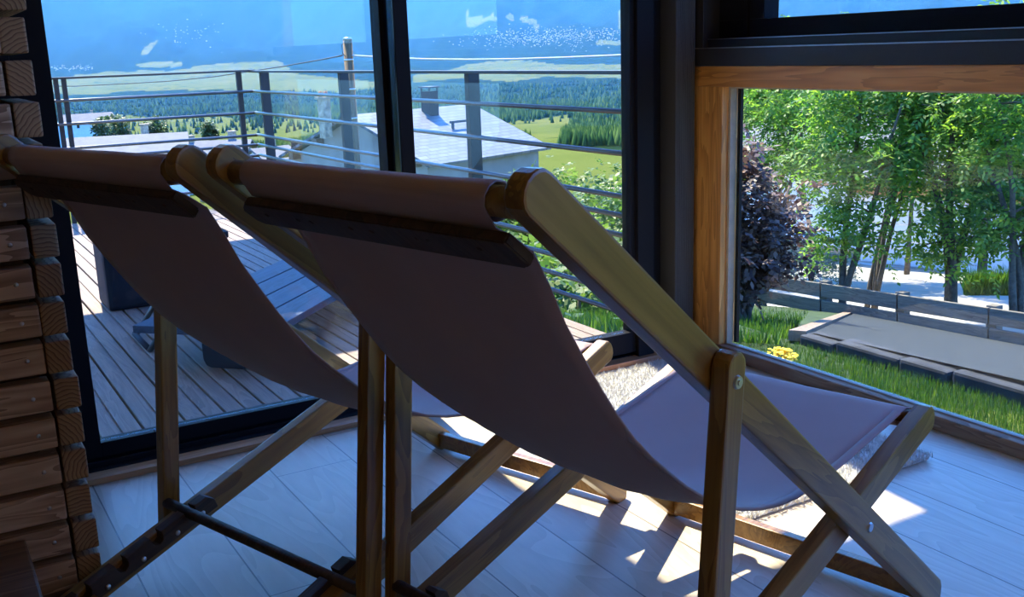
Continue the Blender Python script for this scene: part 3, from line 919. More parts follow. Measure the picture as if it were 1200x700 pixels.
# summer haze filling the valley air
hz_ = box('valley_haze', (-9000, 260, -400), (24000, 24000, 3600), None) if False else None
bm = bmesh.new(); add_box(bm, (-9000, 260, -400), (26000, 24000, 3600))
hm = bpy.data.materials.new('blue_valley_haze'); hm.use_nodes = True
nt = hm.node_tree; nt.nodes.remove(nt.nodes['Principled BSDF'])
vs1 = node(nt, 'ShaderNodeVolumeScatter'); vs1.inputs['Color'].default_value = (.075, .36, 1.0, 1); vs1.inputs['Density'].default_value = .000042; vs1.inputs['Anisotropy'].default_value = .2
nt.links.new(vs1.outputs[0], nt.nodes['Material Output'].inputs['Volume'])
hz_ = link_bm('haze', bm, hm); struct(hz_)
HAZE = vs1

# ------------------------------------------------------------------ the house below the deck
def S(p, k=1.5): return CAM + (Vector(p) - CAM) * k


hA, hD = S((11.35, 28.643, -.70)), S((16.306, 30.378, -.70))
ridge = (hD - hA); RL = ridge.length; rx_ = ridge.normalized(); ry_ = Vector((rx_.y, -rx_.x, 0))     # ry_: towards us and to the right
hs = tag(empty('stone_house', (hA.x, hA.y, -8.4)), 'pale house with a grey slate gable roof and two chimneys below the deck', 'house')
HB = -8.4
hmat = Matrix(((rx_.x, ry_.x, 0, hA.x), (rx_.y, ry_.y, 0, hA.y), (0, 0, 1, HB), (0, 0, 0, 1)))
hs.matrix_world = hmat
RZ = hA.z - HB; HW = 4.95; EZ = RZ - 1.96 - .1                      # ridge height, half span, eave height
link('wall', [(0.4, -HW + .5, 0), (0.4, HW - .5, 0), (RL - .1, HW - .5, 0), (RL - .1, -HW + .5, 0), (0.4, -HW + .5, EZ + .05), (0.4, HW - .5, EZ + .05), (RL - .1, HW - .5, EZ + .05), (RL - .1, -HW + .5, EZ + .05), (0.4, 0, RZ - .15), (RL - .1, 0, RZ - .15)],
     [(0, 1, 5, 8, 4), (1, 2, 6, 5), (2, 3, 7, 9, 6), (3, 0, 4, 7), (0, 3, 2, 1)], M['render'], hs)
for sg, nm in ((1, 'roof_slope'), (-1, 'roof_slope')):
    ln_ = math.hypot(HW, 1.96)
    ro_ = box(nm, (0, 0, -.12), (RL + .3, ln_, 0), M['slate'], hs)
    ax = Vector((1, 0, 0)); ay = Vector((0, sg * HW, -1.96)).normalized(); az_ = ax.cross(ay) * 1
    if az_.z < 0: az_ = -az_
    ro_.matrix_local = Matrix(((ax.x, ay.x, az_.x, 0), (ax.y, ay.y, az_.y, 0), (ax.z, ay.z, az_.z, RZ), (0, 0, 0, 1)))
    bb = box('barge_board', (-.03, .0, -.32), (.03, ln_, -.02), M['eave'], hs)
    bb.matrix_local = ro_.matrix_local @ Matrix.Identity(4)
    for yy in (.45, .8):
        box('purlin_end', (-.05, sg * HW * yy - .16, RZ - 1.96 * yy - .52), (.5, sg * HW * yy + .16, RZ - 1.96 * yy - .2), M['eave'], hs)


def onplane_local(px, py, lx=None, ly=None):
    """local point of the house seen at a pixel, on a plane of constant local x or y"""
    inv = hmat.inverted(); o = inv @ CAM; d = inv.to_3x3() @ ray(px, py)
    t = (lx - o.x) / d.x if lx is not None else (ly - o.y) / d.y
    return o + d * t


def chimney(px0, px1, pt, pb, ly, mat, cap):
    p0, p1 = onplane_local(px0, pt, ly=ly), onplane_local(px1, pt, ly=ly)
    w = abs((p1 - p0).length) * .85; cx_ = (p0.x + p1.x) / 2; zt = (p0.z + p1.z) / 2
    zr = RZ - 1.96 * abs(ly) / HW
    ch = box('chimney', (cx_ - w / 2, ly - w / 2, zr - .6), (cx_ + w / 2, ly + w / 2, zt), mat, hs, .02)
    return ch, cx_, w, zt


ch, cx_, w_, zt = chimney(374, 384, 114, 140, -1.0, M['stone'], 0)
for dx in (-.14, .14):
    tube('chimney_pot', [(cx_ + dx, -1.0, zt), (cx_ + dx, -1.0, zt + .26)], [.10, .085], plain('terracotta', (.42, .2, .1), .8), ch, 10)
box('chimney_cap', (cx_ - w_ * .7, -1.0 - w_ * .7, zt - .08), (cx_ + w_ * .7, -1.0 + w_ * .7, zt + .02), M['stone'], ch)
ch, cx_, w_, zt = chimney(497, 509, 107, 125, .55, M['brick'], 0)
box('chimney_cap', (cx_ - w_ * .62, .55 - w_ * .62, zt + .16), (cx_ + w_ * .62, .55 + w_ * .62, zt + .22), M['cabledark'], ch)
for (u, v) in ((-1, -1), (1, -1), (1, 1), (-1, 1)):
    box('cap_post', (cx_ + u * w_ * .45 - .03, .55 + v * w_ * .45 - .03, zt), (cx_ + u * w_ * .45 + .03, .55 + v * w_ * .45 + .03, zt + .17), M['cabledark'], ch)
p = onplane_local(541, 142, ly=HW * .45)
vt = box('roof_aerial', (p.x - .75, HW * .45 - .06, RZ - 1.96 * .45 + .25), (p.x + .75, HW * .45 + .06, RZ - 1.96 * .45 + .36), M['cabledark'], hs, .01)
for dx in (-.6, .6):
    box('aerial_foot', (p.x + dx - .05, HW * .45 - .05, RZ - 1.96 * .45 - .05), (p.x + dx + .05, HW * .45 + .05, RZ - 1.96 * .45 + .26), M['cabledark'], vt)
for (px, py) in ((347, 172), (597, 213)):
    if px < 400:
        p = onplane_local(px, py, lx=.4); wn = box('window', (.34, p.y - .3, p.z - .25), (.42, p.y + .3, p.z + .25), M['eave'], hs); box('window_pane', (.32, p.y - .24, p.z - .19), (.35, p.y + .24, p.z + .19), M['pane'], wn)
    else:
        p = onplane_local(px, py, ly=HW - .5); wn = box('window', (p.x - .3, HW - .52, p.z - .3), (p.x + .3, HW - .45, p.z + .3), M['eave'], hs); box('window_pane', (p.x - .24, HW - .46, p.z - .24), (p.x + .24, HW - .43, p.z + .24), M['pane'], wn)

# houses farther down on the left


def small_house(name, px, py, r, wx, wy, h, rh, rot, label, roof, wall):
    c = at(px, py, r); g = float(land(c.x, c.y)); zr = c.z
    hh = max(zr - g, h); base = zr - hh
    o = tag(empty(name, (c.x, c.y, base), rot), label, 'house', 'pale roofed houses below on the left')
    e = hh - rh
    link('wall', [(-wx, -wy, 0), (wx, -wy, 0), (wx, wy, 0), (-wx, wy, 0), (-wx, -wy, e), (wx, -wy, e), (wx, wy, e), (-wx, wy, e), (-wx, 0, hh - .1), (wx, 0, hh - .1)],
         [(0, 1, 5, 4), (1, 2, 6, 9, 5), (2, 3, 7, 6), (3, 0, 4, 8, 7), (0, 3, 2, 1)], wall, o)
    ov = .6; k = (wy + ov) / wy
    for sg in (1, -1):
        a = [(-wx - ov, 0, hh), (wx + ov, 0, hh), (wx + ov, sg * wy * k, hh - rh * k), (-wx - ov, sg * wy * k, hh - rh * k)]
        b = [(x, y, z - .2) for x, y, z in a]
        link('roof_slope', a + b, [(0, 1, 2, 3), (7, 6, 5, 4), (0, 4, 5, 1), (1, 5, 6, 2), (2, 6, 7, 3), (3, 7, 4, 0)], roof, o)
    for sg in (-1, 1):
        for wxx in (-.5, .1, .6):
            wn = box('window', (wx * wxx - .5, sg * wy - .06, e - 1.9), (wx * wxx + .5, sg * wy + .06, e - .7), M['eave'], o)
            box('window_pane', (wx * wxx - .42, sg * wy - .08, e - 1.82), (wx * wxx + .42, sg * wy + .08, e - .78), M['pane'], wn)
    ch_ = box('chimney', (wx * .3 - .4, -.4 + wy * .3, hh - rh * .6), (wx * .3 + .4, .4 + wy * .3, hh + .9), M['stone'], o)
    box('chimney_cap', (wx * .3 - .5, -.5 + wy * .3, hh + .9), (wx * .3 + .5, .5 + wy * .3, hh + 1.0), M['stone'], ch_)
    return o


small_house('long_house', 150, 158, 120, 5.6, 5, 6, 1.6, math.radians(-14), 'long pale roofed building seen above the left chair back', M['whiteroof'], M['white_wall'])
small_house('village_house', 222, 168, 150, 2.4, 2.4, 5, 1.2, math.radians(20), 'small pale house beside the long pale roofed building', M['whiteroof'], M['white_wall'])
small_house('village_house', 262, 164, 130, 2.8, 2.6, 5, 1.2, math.radians(-30), 'white roofed house between the two chair tops', M['whiteroof'], M['render'])
small_house('village_house', 316, 172, 110, 1.7, 2.0, 4, .9, math.radians(15), 'white roofed house left of the slate roofed house gable', M['whiteroof'], M['white_wall'])
small_house('village_house', 100, 133, 420, 9, 6, 6, 3, math.radians(5), 'farthest pale roofed barn by the dark woods on the left', M['whiteroof'], M['white_wall'])
small_house('village_house', 736, 244, 52, 1.2, 1.6, 2.2, .6, math.radians(70), 'little pale roofed shed among the bushes below the railing', M['whiteroof'], M['white_wall'])

# ------------------------------------------------------------------ utility pole and cables
pb_ = at(416, 235, 17.5); ptop = at(407, 46, 17.5)
up = tag(empty('utility_pole', (ptop.x, ptop.y, float(land(ptop.x, ptop.y)))), 'weathered wooden utility pole rising behind the deck railing', 'pole')
gz = up.location.z
tube('pole_shaft', [(0, 0, 0), (0, 0, (ptop.z - gz) * .5), (0, 0, ptop.z - gz)], [.095, .085, .075], M['pole'], up, 14)
tube('pole_cap', [(0, 0, ptop.z - gz), (0, 0, ptop.z - gz + .03)], [.08, .06], M['steel'], up, 12)
for dz in (.31, .78, 1.25):
    tube('pole_band', [(0, 0, ptop.z - gz - dz), (0, 0, ptop.z - gz - dz - .03)], .081, M['steel'], up, 14)
tube('drop_wire', [(-.07, -.05, ptop.z - gz - .02), (-.13, -.06, ptop.z - gz - .10), (-.12, -.06, ptop.z - gz - .22), (-.08, -.06, ptop.z - gz - .27)], .006, M['cabledark'], up, 6)


def cable(label, pix, r0, r1, rad, mat, twist=False):
    n = len(pix); P = [at(x, y, r0 + (r1 - r0) * i / (n - 1)) for i, (x, y) in enumerate(pix)]
    fine = []
    for i in range(n - 1):
        for t in range(8): fine.append(P[i].lerp(P[i + 1], t / 8))
    fine.append(P[-1])
    o = tube('overhead_cable', fine, rad, mat, None, 6)
    tag(o, label, 'cable')
    return o


cable('dark overhead cable sagging left from the utility pole', [(401, 65), (370, 71), (330, 78), (290, 84), (250, 90), (200, 95), (150, 98), (90, 101), (30, 101)], 17.5, 34, .013, M['cabledark'])
cable('pale twisted overhead cable running right from the utility pole', [(411, 65), (450, 67.5), (500, 69.5), (550, 70), (600, 69.5), (650, 68), (700, 66), (745, 64), (800, 61)], 17.5, 13, .016, M['cable'])

# ------------------------------------------------------------------ garden side
def quad_grid(name, a, b, c, d, nu, nv, mat, thick=0.0):
    """ruled surface through the four corners a b (near) d c (far)"""
    a, b, c, d = map(Vector, (a, b, c, d)); vs, fs = [], []
    for j in range(nv + 1):
        for i in range(nu + 1):
            p = a.lerp(b, i / nu).lerp(d.lerp(c, i / nu), j / nv); vs.append(p)
    for j in range(nv):
        for i in range(nu):
            q = j * (nu + 1) + i; fs.append((q, q + 1, q + nu + 2, q + nu + 1))
    return link(name, vs, fs, mat)


# driveway of grey gravel, held at its near edge by dark stones
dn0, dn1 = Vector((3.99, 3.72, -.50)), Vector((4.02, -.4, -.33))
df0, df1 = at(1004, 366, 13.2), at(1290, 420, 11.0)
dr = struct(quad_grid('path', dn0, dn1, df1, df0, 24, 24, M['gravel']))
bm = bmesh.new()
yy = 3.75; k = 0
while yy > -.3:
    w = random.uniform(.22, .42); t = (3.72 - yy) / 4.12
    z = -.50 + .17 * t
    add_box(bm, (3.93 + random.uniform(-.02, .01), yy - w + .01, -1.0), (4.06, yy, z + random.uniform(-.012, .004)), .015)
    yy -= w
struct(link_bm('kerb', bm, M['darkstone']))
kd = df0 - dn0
kb = wbox('reflected_edge_strip', (0, -.045, -.05), (kd.length * .98, .045, .006), M['kerb'])  # board edge reflected in the window glass, built here as a solid strip
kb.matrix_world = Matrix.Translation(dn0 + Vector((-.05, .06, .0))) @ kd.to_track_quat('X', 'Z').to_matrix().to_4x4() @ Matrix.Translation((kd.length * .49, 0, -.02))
tag(kb, 'brown strip standing in for a reflected board edge along the left side of the grey gravel drive', 'kerb')
kl = Vector((-kd.y, kd.x, 0)).normalized()
soil = plain('lawn_soil', (.03, .055, .014), 1, 0, .4, 8)

# lawn between wall and driveway, the bank left of the drive, and the pale road beyond the fence
struct(quad_grid('lawn', (2.42, -1.0, -.55), (3.95, -1.0, -.55), (3.95, 4.6, -.56), (2.42, 4.6, -.56), 8, 40, soil))
struct(quad_grid('bank', dn0 + Vector((-.3, .2, -.06)), df0 + kd * .02, df0 + kl * 5.5 + Vector((0, 0, .1)), dn0 + kl * 1.6 - kd * .05 + Vector((0, 0, -.1)), 16, 8, soil))
rd_near0, rd_near1 = at(800, 350, 14.9), at(1290, 421, 11.2)
rd_far0, rd_far1 = at(780, 288, 27.5), at(1300, 330, 22.5)
struct(quad_grid('road', rd_near0, rd_near1, rd_far1, rd_far0, 20, 20, M['concrete']))


def blades(name, n, fx, hmin, hmax, w, mat, parent=None, tilt=.5):
    bx, by, bz = fx(n)
    h = rng.uniform(hmin, hmax, n); a = rng.uniform(0, 2 * np.pi, n); l = rng.uniform(0, tilt, n)
    V = np.empty((n, 3, 3)); dx, dy = np.cos(a) * w, np.sin(a) * w
    V[:, 0] = np.stack([bx - dx, by - dy, bz - .01], 1); V[:, 1] = np.stack([bx + dx, by + dy, bz - .01], 1)
    V[:, 2] = np.stack([bx - np.sin(a) * h * l, by + np.cos(a) * h * l, bz + h], 1)
    return mesh_np(name, V, 1, mat, parent)


def lawn_pts(n):
    y = rng.uniform(-.6, 4.8, n); x = rng.uniform(2.44, 3.97, n)
    return x, y, -.55 - .03 * np.clip(y - 3, 0, 9)


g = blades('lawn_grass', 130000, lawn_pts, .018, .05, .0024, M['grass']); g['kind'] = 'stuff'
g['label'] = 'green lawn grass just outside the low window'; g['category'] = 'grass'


def verge_pts(n):
    t = rng.uniform(-.02, 1, n); u = rng.uniform(.1, 1, n) * (1.5 + 4 * t)
    P = np.array([dn0 + kd * float(a) + kl * float(b) for a, b in zip(t, u)])
    return P[:, 0], P[:, 1], P[:, 2] - .06


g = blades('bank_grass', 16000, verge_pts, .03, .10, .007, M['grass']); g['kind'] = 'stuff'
g['label'] = 'shaded rough grass left of the brown reflection strip'; g['category'] = 'grass'


def roadside_pts(n):
    t = rng.uniform(0, 1, n); c = [at(1130 + 90 * a, 338 + 8 * b, 15.5) for a, b in zip(t, rng.uniform(0, 1, n))]
    return np.array([p.x for p in c]), np.array([p.y for p in c]), np.array([p.z for p in c])


g = blades('roadside_weeds', 2500, roadside_pts, .1, .35, .015, M['grass'], None, .9); g['kind'] = 'stuff'
g['label'] = 'yellow green weeds by the road behind the fence'; g['category'] = 'weeds'

# yellow flowers by the window
fp = at_z(914, 416, -.42)
fl_ = tag(empty('yellow_flowers', (fp.x, fp.y, -.56)), 'small clump of yellow flowers in the lawn by the window corner', 'flowers')
vs, fs = [], []
for i in range(90):
    a, r_ = random.uniform(0, 6.28), math.sqrt(random.random()) * .075
    c = Vector((r_ * math.cos(a), r_ * math.sin(a), .15 + random.uniform(-.02, .025) - r_ * .3)); q = len(vs); s_ = random.uniform(.010, .016)
    t_ = random.uniform(0, 6.28)
    for k in range(5):
        vs.append(c + Vector((s_ * math.cos(t_ + k * 1.257), s_ * math.sin(t_ + k * 1.257), random.uniform(-.006, .006))))
    vs.append(c + Vector((0, 0, .007)))
    for k in range(5): fs.append((q + k, q + (k + 1) % 5, q + 5))
link('petals', vs, fs, M['yellow'], fl_)
vs, fs = [], []
for i in range(120):
    a, r_ = random.uniform(0, 6.28), random.uniform(0, .10); q = len(vs)
    x, y = r_ * math.cos(a), r_ * math.sin(a); h = random.uniform(.06, .15)
    vs += [(x - .004, y, -.01), (x + .004, y, -.01), (x + random.uniform(-.02, .02), y + random.uniform(-.02, .02), h)]; fs.append((q, q + 1, q + 2))
link('stem_leaves', vs, fs, M['grass'], fl_)

# board fence
f0t, f1t = at(820, 311, 14.2), at(1290, 380, 10.4)
fd = (f1t - f0t); FLn = fd.length
fe = tag(empty('board_fence', f0t, 0), 'weathered two board fence between the drive and the road', 'fence')
fm4 = Matrix.Translation(f0t) @ fd.to_track_quat('X', 'Z').to_matrix().to_4x4()
fe.matrix_world = fm4
nb_ = 5
for i in range(nb_):
    x0, x1 = FLn * i / nb_ + .01, FLn * (i + 1) / nb_ - .01
    wbox('fence_board', (x0, -.02, -.165), (x1, .02, 0), M['fence'], fe, .006)
    wbox('fence_board', (x0, -.02, -.36), (x1, .02, -.205), M['fence'], fe, .006)
for i in range(nb_ + 1):
    wbox('fence_post', (FLn * i / nb_ - .06, .02, -.95), (FLn * i / nb_ + .06, .12, .02), M['fence'], fe, .008)

# building across the road: pale walls, stone foot, white door panel, orange fascia, sheet roof
ga = at(850, 290, 27); gb = at(1000, 318, 23.6); gc = at(1330, 345, 22.0)
gr = tag(empty('roadside_building', (gb.x, gb.y, gb.z - .3)), 'pale building with a stone foot and orange fascia across the road', 'building')
o_ = Vector((gb.x, gb.y, gb.z - .3))


def wall_between(name, p, q, z0, z1, th, mat, parent=gr, push=0.0):
    p, q = Vector((p.x, p.y, 0)), Vector((q.x, q.y, 0)); d = q - p; n = Vector((d.y, -d.x, 0)).normalized()
    if n.dot(Vector((-p.x, -p.y, 0))) < 0: n = -n
    a, b = p + n * push, q + n * push; c, e = q + n * (push - th), p + n * (push - th)
    vs = [Vector((v.x, v.y, z)) - o_ for z in (z0, z1) for v in (a, b, c, e)]
    return link(name, vs, [(0, 1, 5, 4), (1, 2, 6, 5), (2, 3, 7, 6), (3, 0, 4, 7), (4, 5, 6, 7), (3, 2, 1, 0)], mat, parent)


zA = at(925, 268, 26).z; zT = at(1040, 226, 23.4).z; zF = at(1040, 207, 23.4).z
wall_between('wall', ga, gb, zA, zF + .1, .3, M['white_wall'])
wall_between('stone_foot', ga, gb, gb.z - .6, zA, .3, M['stone'], push=.12)
wall_between('ledge', ga, gb, zA - .02, zA + .07, .36, M['white_wall'], push=.2)
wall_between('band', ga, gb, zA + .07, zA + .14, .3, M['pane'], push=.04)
vn = wall_between('vent_window', at(939, 285, 25.6), at(949, 287, 25.4), at(944, 292, 25).z, at(944, 282, 25).z, .1, M['eave'], push=.22)
wall_between('window_pane', at(940.3, 285, 25.6), at(947.7, 287, 25.4), at(944, 291, 25).z, at(944, 283, 25).z, .1, M['pane'], parent=vn, push=.24)
wall_between('wall', gb, gc, gb.z - 1.2, zF + .1, .3, M['white_wall'])
gd = gb.lerp(gc, .02); ge = gb.lerp(gc, .48)
dp = wall_between('door_panel', gd, ge, gb.z - .15, zT - .06, .1, M['white_wall'], push=.06)
for i in range(9):
    z = gb.z - .1 + (zT - gb.z) * (i + 1) / 10
    wall_between('panel_groove', gd, ge, z - .012, z + .012, .05, M['steel'], parent=dp, push=.068)
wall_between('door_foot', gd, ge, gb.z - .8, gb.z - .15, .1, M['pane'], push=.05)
wall_between('fascia', gb, gc, zT, zF, .25, M['orange_fascia'], push=.35)
wall_between('fascia', ga, gb, zF - .05, zF + .15, .25, M['orange_fascia'], push=.25)
# roof sheet rising away from the eaves
nrm = Vector((gc.y - gb.y, -(gc.x - gb.x), 0)).normalized()
if nrm.dot(Vector((-gb.x, -gb.y, 0))) < 0: nrm = -nrm
e0, e1 = ga + (ga - gb) * .1, gc
rv = []
for pnt in (e0, gb, e1):
    rv.append(Vector((pnt.x, pnt.y, zF + .05)) + nrm * .6 - o_)
for pnt in (e0, gb, e1):
    rv.append(Vector((pnt.x, pnt.y, zF + 2.3)) - nrm * 6 - o_)
rv += [v - Vector((0, 0, .12)) for v in rv]
link('roof', rv, [(0, 1, 4, 3), (1, 2, 5, 4), (9, 10, 7, 6), (10, 11, 8, 7), (0, 6, 7, 1), (1, 7, 8, 2), (2, 8, 11, 5), (5, 11, 10, 4), (4, 10, 9, 3), (3, 9, 6, 0)], M['whiteroof'], gr)

# ------------------------------------------------------------------ trees


def sprays(centres, size, nl, rng_, leaf_l, leaf_w, droop=.4):
    """compound leaves: pairs of leaflets along short hanging stalks; returns (n,4,3) quads"""
    n = len(centres); out = []
    a = rng_.uniform(0, 2 * np.pi, n); el = rng_.uniform(-.9, .5, n)
    d = np.stack([np.cos(a) * np.cos(el), np.sin(a) * np.cos(el), np.sin(el) - droop * .3], 1); d /= np.linalg.norm(d, axis=1)[:, None]
    up = np.tile(np.array([0, 0, 1.0]), (n, 1)) + rng_.normal(0, .35, (n, 3))
    s = np.cross(d, up); s /= np.linalg.norm(s, axis=1)[:, None] + 1e-9
    nn = np.cross(s, d)
    L = size * rng_.uniform(.7, 1.3, n)
    for k in range(nl):
        side = 0 if k == nl - 1 else (1 if k % 2 == 0 else -1)
        t = (k // 2 + 1) / (nl // 2 + 1)
        base_ = centres + d * (L * t)[:, None] - np.array([0, 0, 1.0]) * (droop * .25 * L * t * t)[:, None]
        dirn = d * (.55 if side else 1.0) + s * side * .85 + nn * rng_.normal(0, .25, n)[:, None] - np.array([0, 0, .25 * droop])
        dirn /= np.linalg.norm(dirn, axis=1)[:, None]
        ll = (leaf_l * rng_.uniform(.7, 1.25, n))[:, None]
        wv = np.cross(dirn, nn + rng_.normal(0, .3, (n, 3))); wv /= np.linalg.norm(wv, axis=1)[:, None] + 1e-9
        q = np.empty((n, 4, 3)); q[:, 0] = base_; q[:, 1] = base_ + dirn * ll * .45 + wv * leaf_w; q[:, 2] = base_ + dirn * ll; q[:, 3] = base_ + dirn * ll * .45 - wv * leaf_w
        out.append(q)
    return np.concatenate(out, 0)


def tree(name, label, group, base, stems, height, crown_r, crown_z0, n_spray, mat, leaf=(.11, .022), size=.26, nl=9, seed=1, rad=.06, cat='tree', flat=1.0, spread=.9):
    R = np.random.default_rng(seed)
    o = tag(empty(name, base), label, cat, group)
    tips = []
    tv, tf = [], []

    def add_tube(pts, rads, seg=8):
        a, b = tube(None, pts, rads, None, None, seg); q = len(tv); tv.extend(a); tf.extend([tuple(i + q for i in f) for f in b])
    allb = []
    for s in range(stems):
        a = R.uniform(0, 6.28); lean_ = R.uniform(.10, .35) if stems > 1 else R.uniform(0, .08)
        pts = []; hs_ = height * R.uniform(.72, 1.0)
        ph = R.uniform(0, 6.28)
        for i in range(9):
            t = i / 8
            pts.append(Vector((math.cos(a) * (lean_ * hs_ * t ** 1.4 + .03 * s) + .05 * math.sin(t * 7 + ph), math.sin(a) * (lean_ * hs_ * t ** 1.4) + .05 * math.cos(t * 6 + ph), hs_ * t)))
        add_tube(pts, [rad * (1 - .85 * i / 8) * (1.0 if stems == 1 else .8) + .006 for i in range(9)])
        nbr = 9
        for k in range(nbr):
            t = R.uniform(.25, .97); i = min(int(t * 8), 7); p = pts[i].lerp(pts[i + 1], t * 8 - i)
            if p.z < crown_z0 * .8: continue
            b = R.uniform(0, 6.28); ln_ = crown_r * R.uniform(.5, 1.0) * (1.15 - .5 * t); rise = R.uniform(.15, .8)
            bp = [p + Vector((math.cos(b) * ln_ * u * spread, math.sin(b) * ln_ * u * spread, ln_ * rise * u - .25 * ln_ * u * u)) for u in (0, .35, .7, 1.0)]
            add_tube(bp, [rad * .34, rad * .24, rad * .14, .004], 6)
            allb.append(bp)
    link('trunk', tv, tf, M['bark'], o, True)
    # leaf clusters follow the branches and fill the crown
    C = []
    for bp in allb:
        m_ = max(1, int(n_spray * .6 / max(1, len(allb))))
        for _ in range(m_):
            u = R.uniform(.25, 1.05); i = min(int(u * 3), 2); p = bp[i].lerp(bp[i + 1], u * 3 - i)
            C.append((p.x + R.normal(0, .16), p.y + R.normal(0, .16), p.z + R.normal(0, .14)))
    while len(C) < n_spray:
        v = R.normal(0, 1, 3); v /= np.linalg.norm(v); rr = R.uniform(.35, 1) ** .5
        C.append((v[0] * crown_r * rr, v[1] * crown_r * rr, crown_z0 + (height - crown_z0) * (.5 + .52 * v[2] * rr) * flat))
    C = np.array(C)
    # clear gaps so light comes through
    gap_ = np.sin(C[:, 0] * 5.1 + seed) + np.sin(C[:, 1] * 4.7 + 2 * seed) + np.sin(C[:, 2] * 5.6 + seed * .7)
    C = C[gap_ > -1.0]
    q = sprays(C, size, nl, R, leaf[0], leaf[1])
    lf_ = mesh_np('foliage', q, 1, mat, o)
    return o


def tree_at(px, py, r, **kw):
    p = at(px, py, r); g_ = float(land(p.x, p.y))
    return tree(base=(p.x, p.y, min(p.z, g_ + .3) if kw.pop('snap', True) else p.z), **kw)


G = 'ash trees beyond the low window'
LF = dict(mat=M['leaf'], leaf=(.085, .019), size=.24, nl=9)
tree_at(987, 385, 13.2, name='ash_tree', label='ash tree left of the fork, straight dark trunk behind the fence', group=G, stems=2, height=3.6, crown_r=.62, crown_z0=1.1, n_spray=1300, seed=3, rad=.06, **LF)
tree_at(1018, 372, 13.8, name='ash_tree', label='slender ash tree with several bare forking stems before the white door', group=G, stems=4, height=3.75, crown_r=1.0, crown_z0=2.5, n_spray=700, seed=5, rad=.042, **LF)
tree_at(1116, 348, 13.4, name='ash_tree', label='ash tree with low spreading branches right of the white door', group=G, stems=3, height=3.6, crown_r=.82, crown_z0=.45, n_spray=1700, seed=9, rad=.07, **LF)
tree_at(1195, 352, 12.6, name='ash_tree', label='dense ash tree at the right edge of the low window', group=G, stems=3, height=3.75, crown_r=.85, crown_z0=.6, n_spray=1700, seed=12, rad=.05, **LF)
tree_at(905, 300, 18.5, name='ash_tree', label='ash tree behind the purple bush with thin pale trunk', group=G, stems=2, height=4.2, crown_r=1.5, crown_z0=1.5, n_spray=2600, seed=21, rad=.05, **LF)
tree_at(955, 300, 19.5, name='ash_tree', label='tall ash tree whose crown fills the top of the low window', group=G, stems=2, height=4.7, crown_r=1.3, crown_z0=2.6, n_spray=2200, seed=24, rad=.05, **LF)
tree_at(1060, 300, 20, name='ash_tree', label='ash tree above the orange fascia of the building', group=G, stems=2, height=4.5, crown_r=1.6, crown_z0=2.9, n_spray=2400, seed=27, rad=.05, **LF)
tree_at(1150, 320, 18, name='ash_tree', label='ash tree between the two right hand trunks, farther back', group=G, stems=2, height=4.2, crown_r=1.2, crown_z0=1.3, n_spray=2200, seed=31, rad=.05, **LF)
tree_at(880, 385, 8.0, name='plum_bush', label='purple leaved plum bush at the left side of the low window', group=None, stems=4, height=1.45, crown_r=.34, crown_z0=.25, n_spray=1300, mat=M['plum'], leaf=(.06, .019), size=.14, nl=7, seed=41, rad=.035, cat='bush')
tree_at(952, 318, 17.2, name='juniper_bush', label='low grey green juniper spreading on the pale road edge', group=None, stems=5, height=.55, crown_r=.75, crown_z0=.05, n_spray=420, mat=M['juniper'], leaf=(.06, .012), size=.16, nl=7, seed=44, rad=.02, cat='bush')

# bushes and young trees below the railing
GB = 'leafy young trees below the deck railing'
spots = [(668, 255, 15, 4.6, 1.25, 61, 'bushy young tree just right of the near chair top rail'), (712, 262, 13, 3.9, 1.2, 62, 'pale green young tree against the door jamb below the railing'),
         (640, 245, 22, 5.2, 1.5, 63, 'young tree beside the corner of the slate roofed house'), (690, 235, 21, 4.4, 1.6, 64, 'farther young tree in the gap above the lowest railing bars'),
         (735, 300, 9.5, 2.3, 1.1, 65, 'low dark bush at the foot of the railing by the jamb'), (690, 330, 8.0, 2.0, 1.1, 66, 'low bush seen through the lowest railing bars'),
         (715, 360, 6.2, 1.5, .9, 67, 'nearest low bush below the edge of the deck'), (745, 228, 26, 5.0, 1.7, 68, 'dark green tree farther down behind the pale roofed shed'),
         (600, 250, 16, 3.0, 1.2, 69, 'bush hidden partly behind the chair top below the railing')]
for (px, py, r, h, cr_, sd, lb) in spots:
    p = at(px, py, r); g_ = float(land(p.x, p.y)); top = at(px, {61: 193, 62: 200, 63: 184, 64: 186, 65: 262, 66: 300, 67: 345, 68: 200, 69: 215}[sd], r).z
    hh = max(top - g_, 1.2)
    tree(name='young_tree', label=lb, group=GB, base=(p.x, p.y, g_ - .05), stems=3, height=hh, crown_r=cr_, crown_z0=hh * .05, n_spray=2200, mat=M['leaf2'], leaf=(.11, .03), size=.24, nl=7, seed=sd, rad=.05)
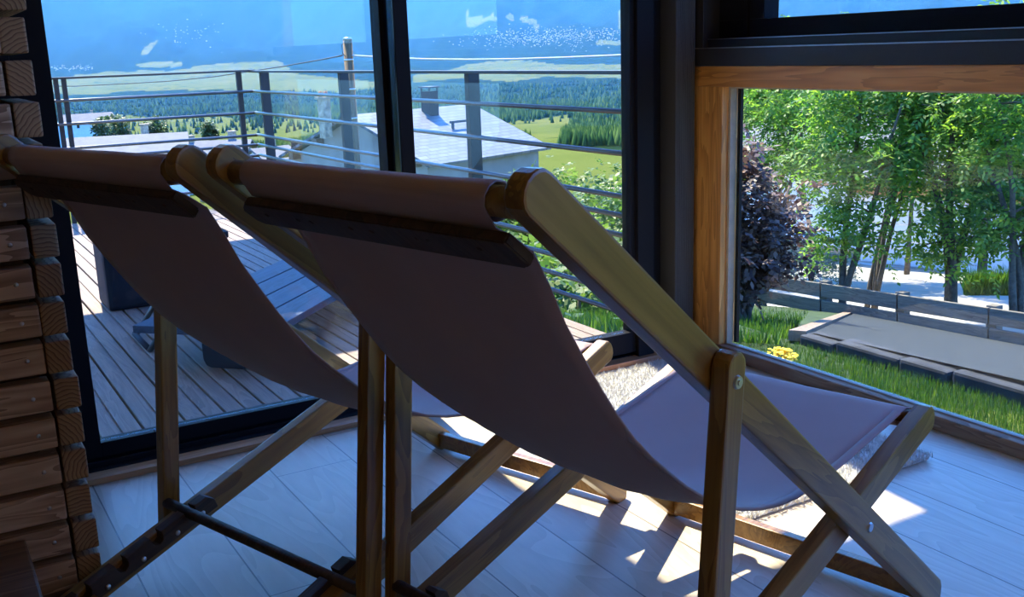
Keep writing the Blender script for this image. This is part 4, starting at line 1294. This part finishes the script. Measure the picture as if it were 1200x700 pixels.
# field trees by the far roofs
for i, (px, py, r, h) in enumerate([(118, 152, 175, 6.0), (130, 150, 190, 7.5), (142, 151, 185, 6.5), (185, 150, 200, 7.5), (176, 152, 195, 5), (245, 152, 190, 5)]):
    p = at(px, py, r); g_ = float(land(p.x, p.y))
    lb = ['round tree left of three above the long pale roof', 'tallest middle round tree above the long pale roof', 'round tree right of three above the long pale roof', 'round tree standing right of the long pale roof ridge', 'low round tree touching the long pale roof ridge', 'small round tree in the meadow between the chair tops'][i]
    top = p.z + h * .35
    tree(name='field_tree', label=lb, group='round field trees by the far roofs', base=(p.x, p.y, g_ - .1), stems=1, height=max(top - g_, h), crown_r=h * .2, crown_z0=(top - g_) - h * .62, n_spray=600, mat=M['field_leaf'], leaf=(.5, .16), size=.7, nl=5, seed=80 + i, rad=.25)

# ------------------------------------------------------------------ light
def setup_light():
    w = bpy.data.worlds.new('sky'); SC.world = w; w.use_nodes = True
    nt = w.node_tree; bg = nt.nodes['Background']
    sk = nt.nodes.new('ShaderNodeTexSky'); sk.sky_type = 'NISHITA'; sk.sun_disc = False
    sk.sun_elevation = math.radians(58.2); sk.sun_rotation = math.radians(7); sk.altitude = 1500
    sk.air_density = 1.0; sk.dust_density = .6; sk.ozone_density = 1.5
    tn_ = mix_c(nt, 1.0, sk.outputs[0], (.31, .67, 1.38), 'MULTIPLY')
    nt.links.new(tn_, bg.inputs[0]); bg.inputs[1].default_value = SKY
    L = bpy.data.lights.new('sun', 'SUN'); L.energy = SUN; L.angle = math.radians(.55); L.color = (1.0, .93, .80)
    o = bpy.data.objects.new('sun', L); COL.objects.link(o)
    el, a = math.radians(58.2), math.radians(7)
    d = Vector((math.sin(a) * math.cos(el), math.cos(a) * math.cos(el), math.sin(el)))
    o.rotation_euler = d.to_track_quat('Z', 'Y').to_euler(); o.location = (3, 12, 20)


SKY, SUN = .54, 11.0
setup_light()
# warm fill light added behind the camera to brighten chair rails and slats
L = bpy.data.lights.new('added_warm_fill', 'POINT'); L.energy = 7; L.color = (1.0, .80, .62); L.shadow_soft_size = .35
o = bpy.data.objects.new('added_warm_fill', L); COL.objects.link(o); o.location = (1.2, -2.0, 1.9)
vs = SC.view_settings
SC.display_settings.display_device = 'sRGB'
vs.view_transform = 'Standard'; vs.look = 'None'; vs.exposure = 0.65; vs.gamma = 1.0; vs.use_curve_mapping = False
cyc = SC.cycles
cyc.use_denoising = True
try: cyc.denoiser = 'OPENIMAGEDENOISE'
except Exception: pass
cyc.max_bounces = 8; cyc.diffuse_bounces = 6; cyc.glossy_bounces = 4; cyc.transmission_bounces = 6; cyc.transparent_max_bounces = 12; cyc.volume_bounces = 0
cyc.caustics_reflective = False; cyc.caustics_refractive = False; cyc.sample_clamp_indirect = 6.0
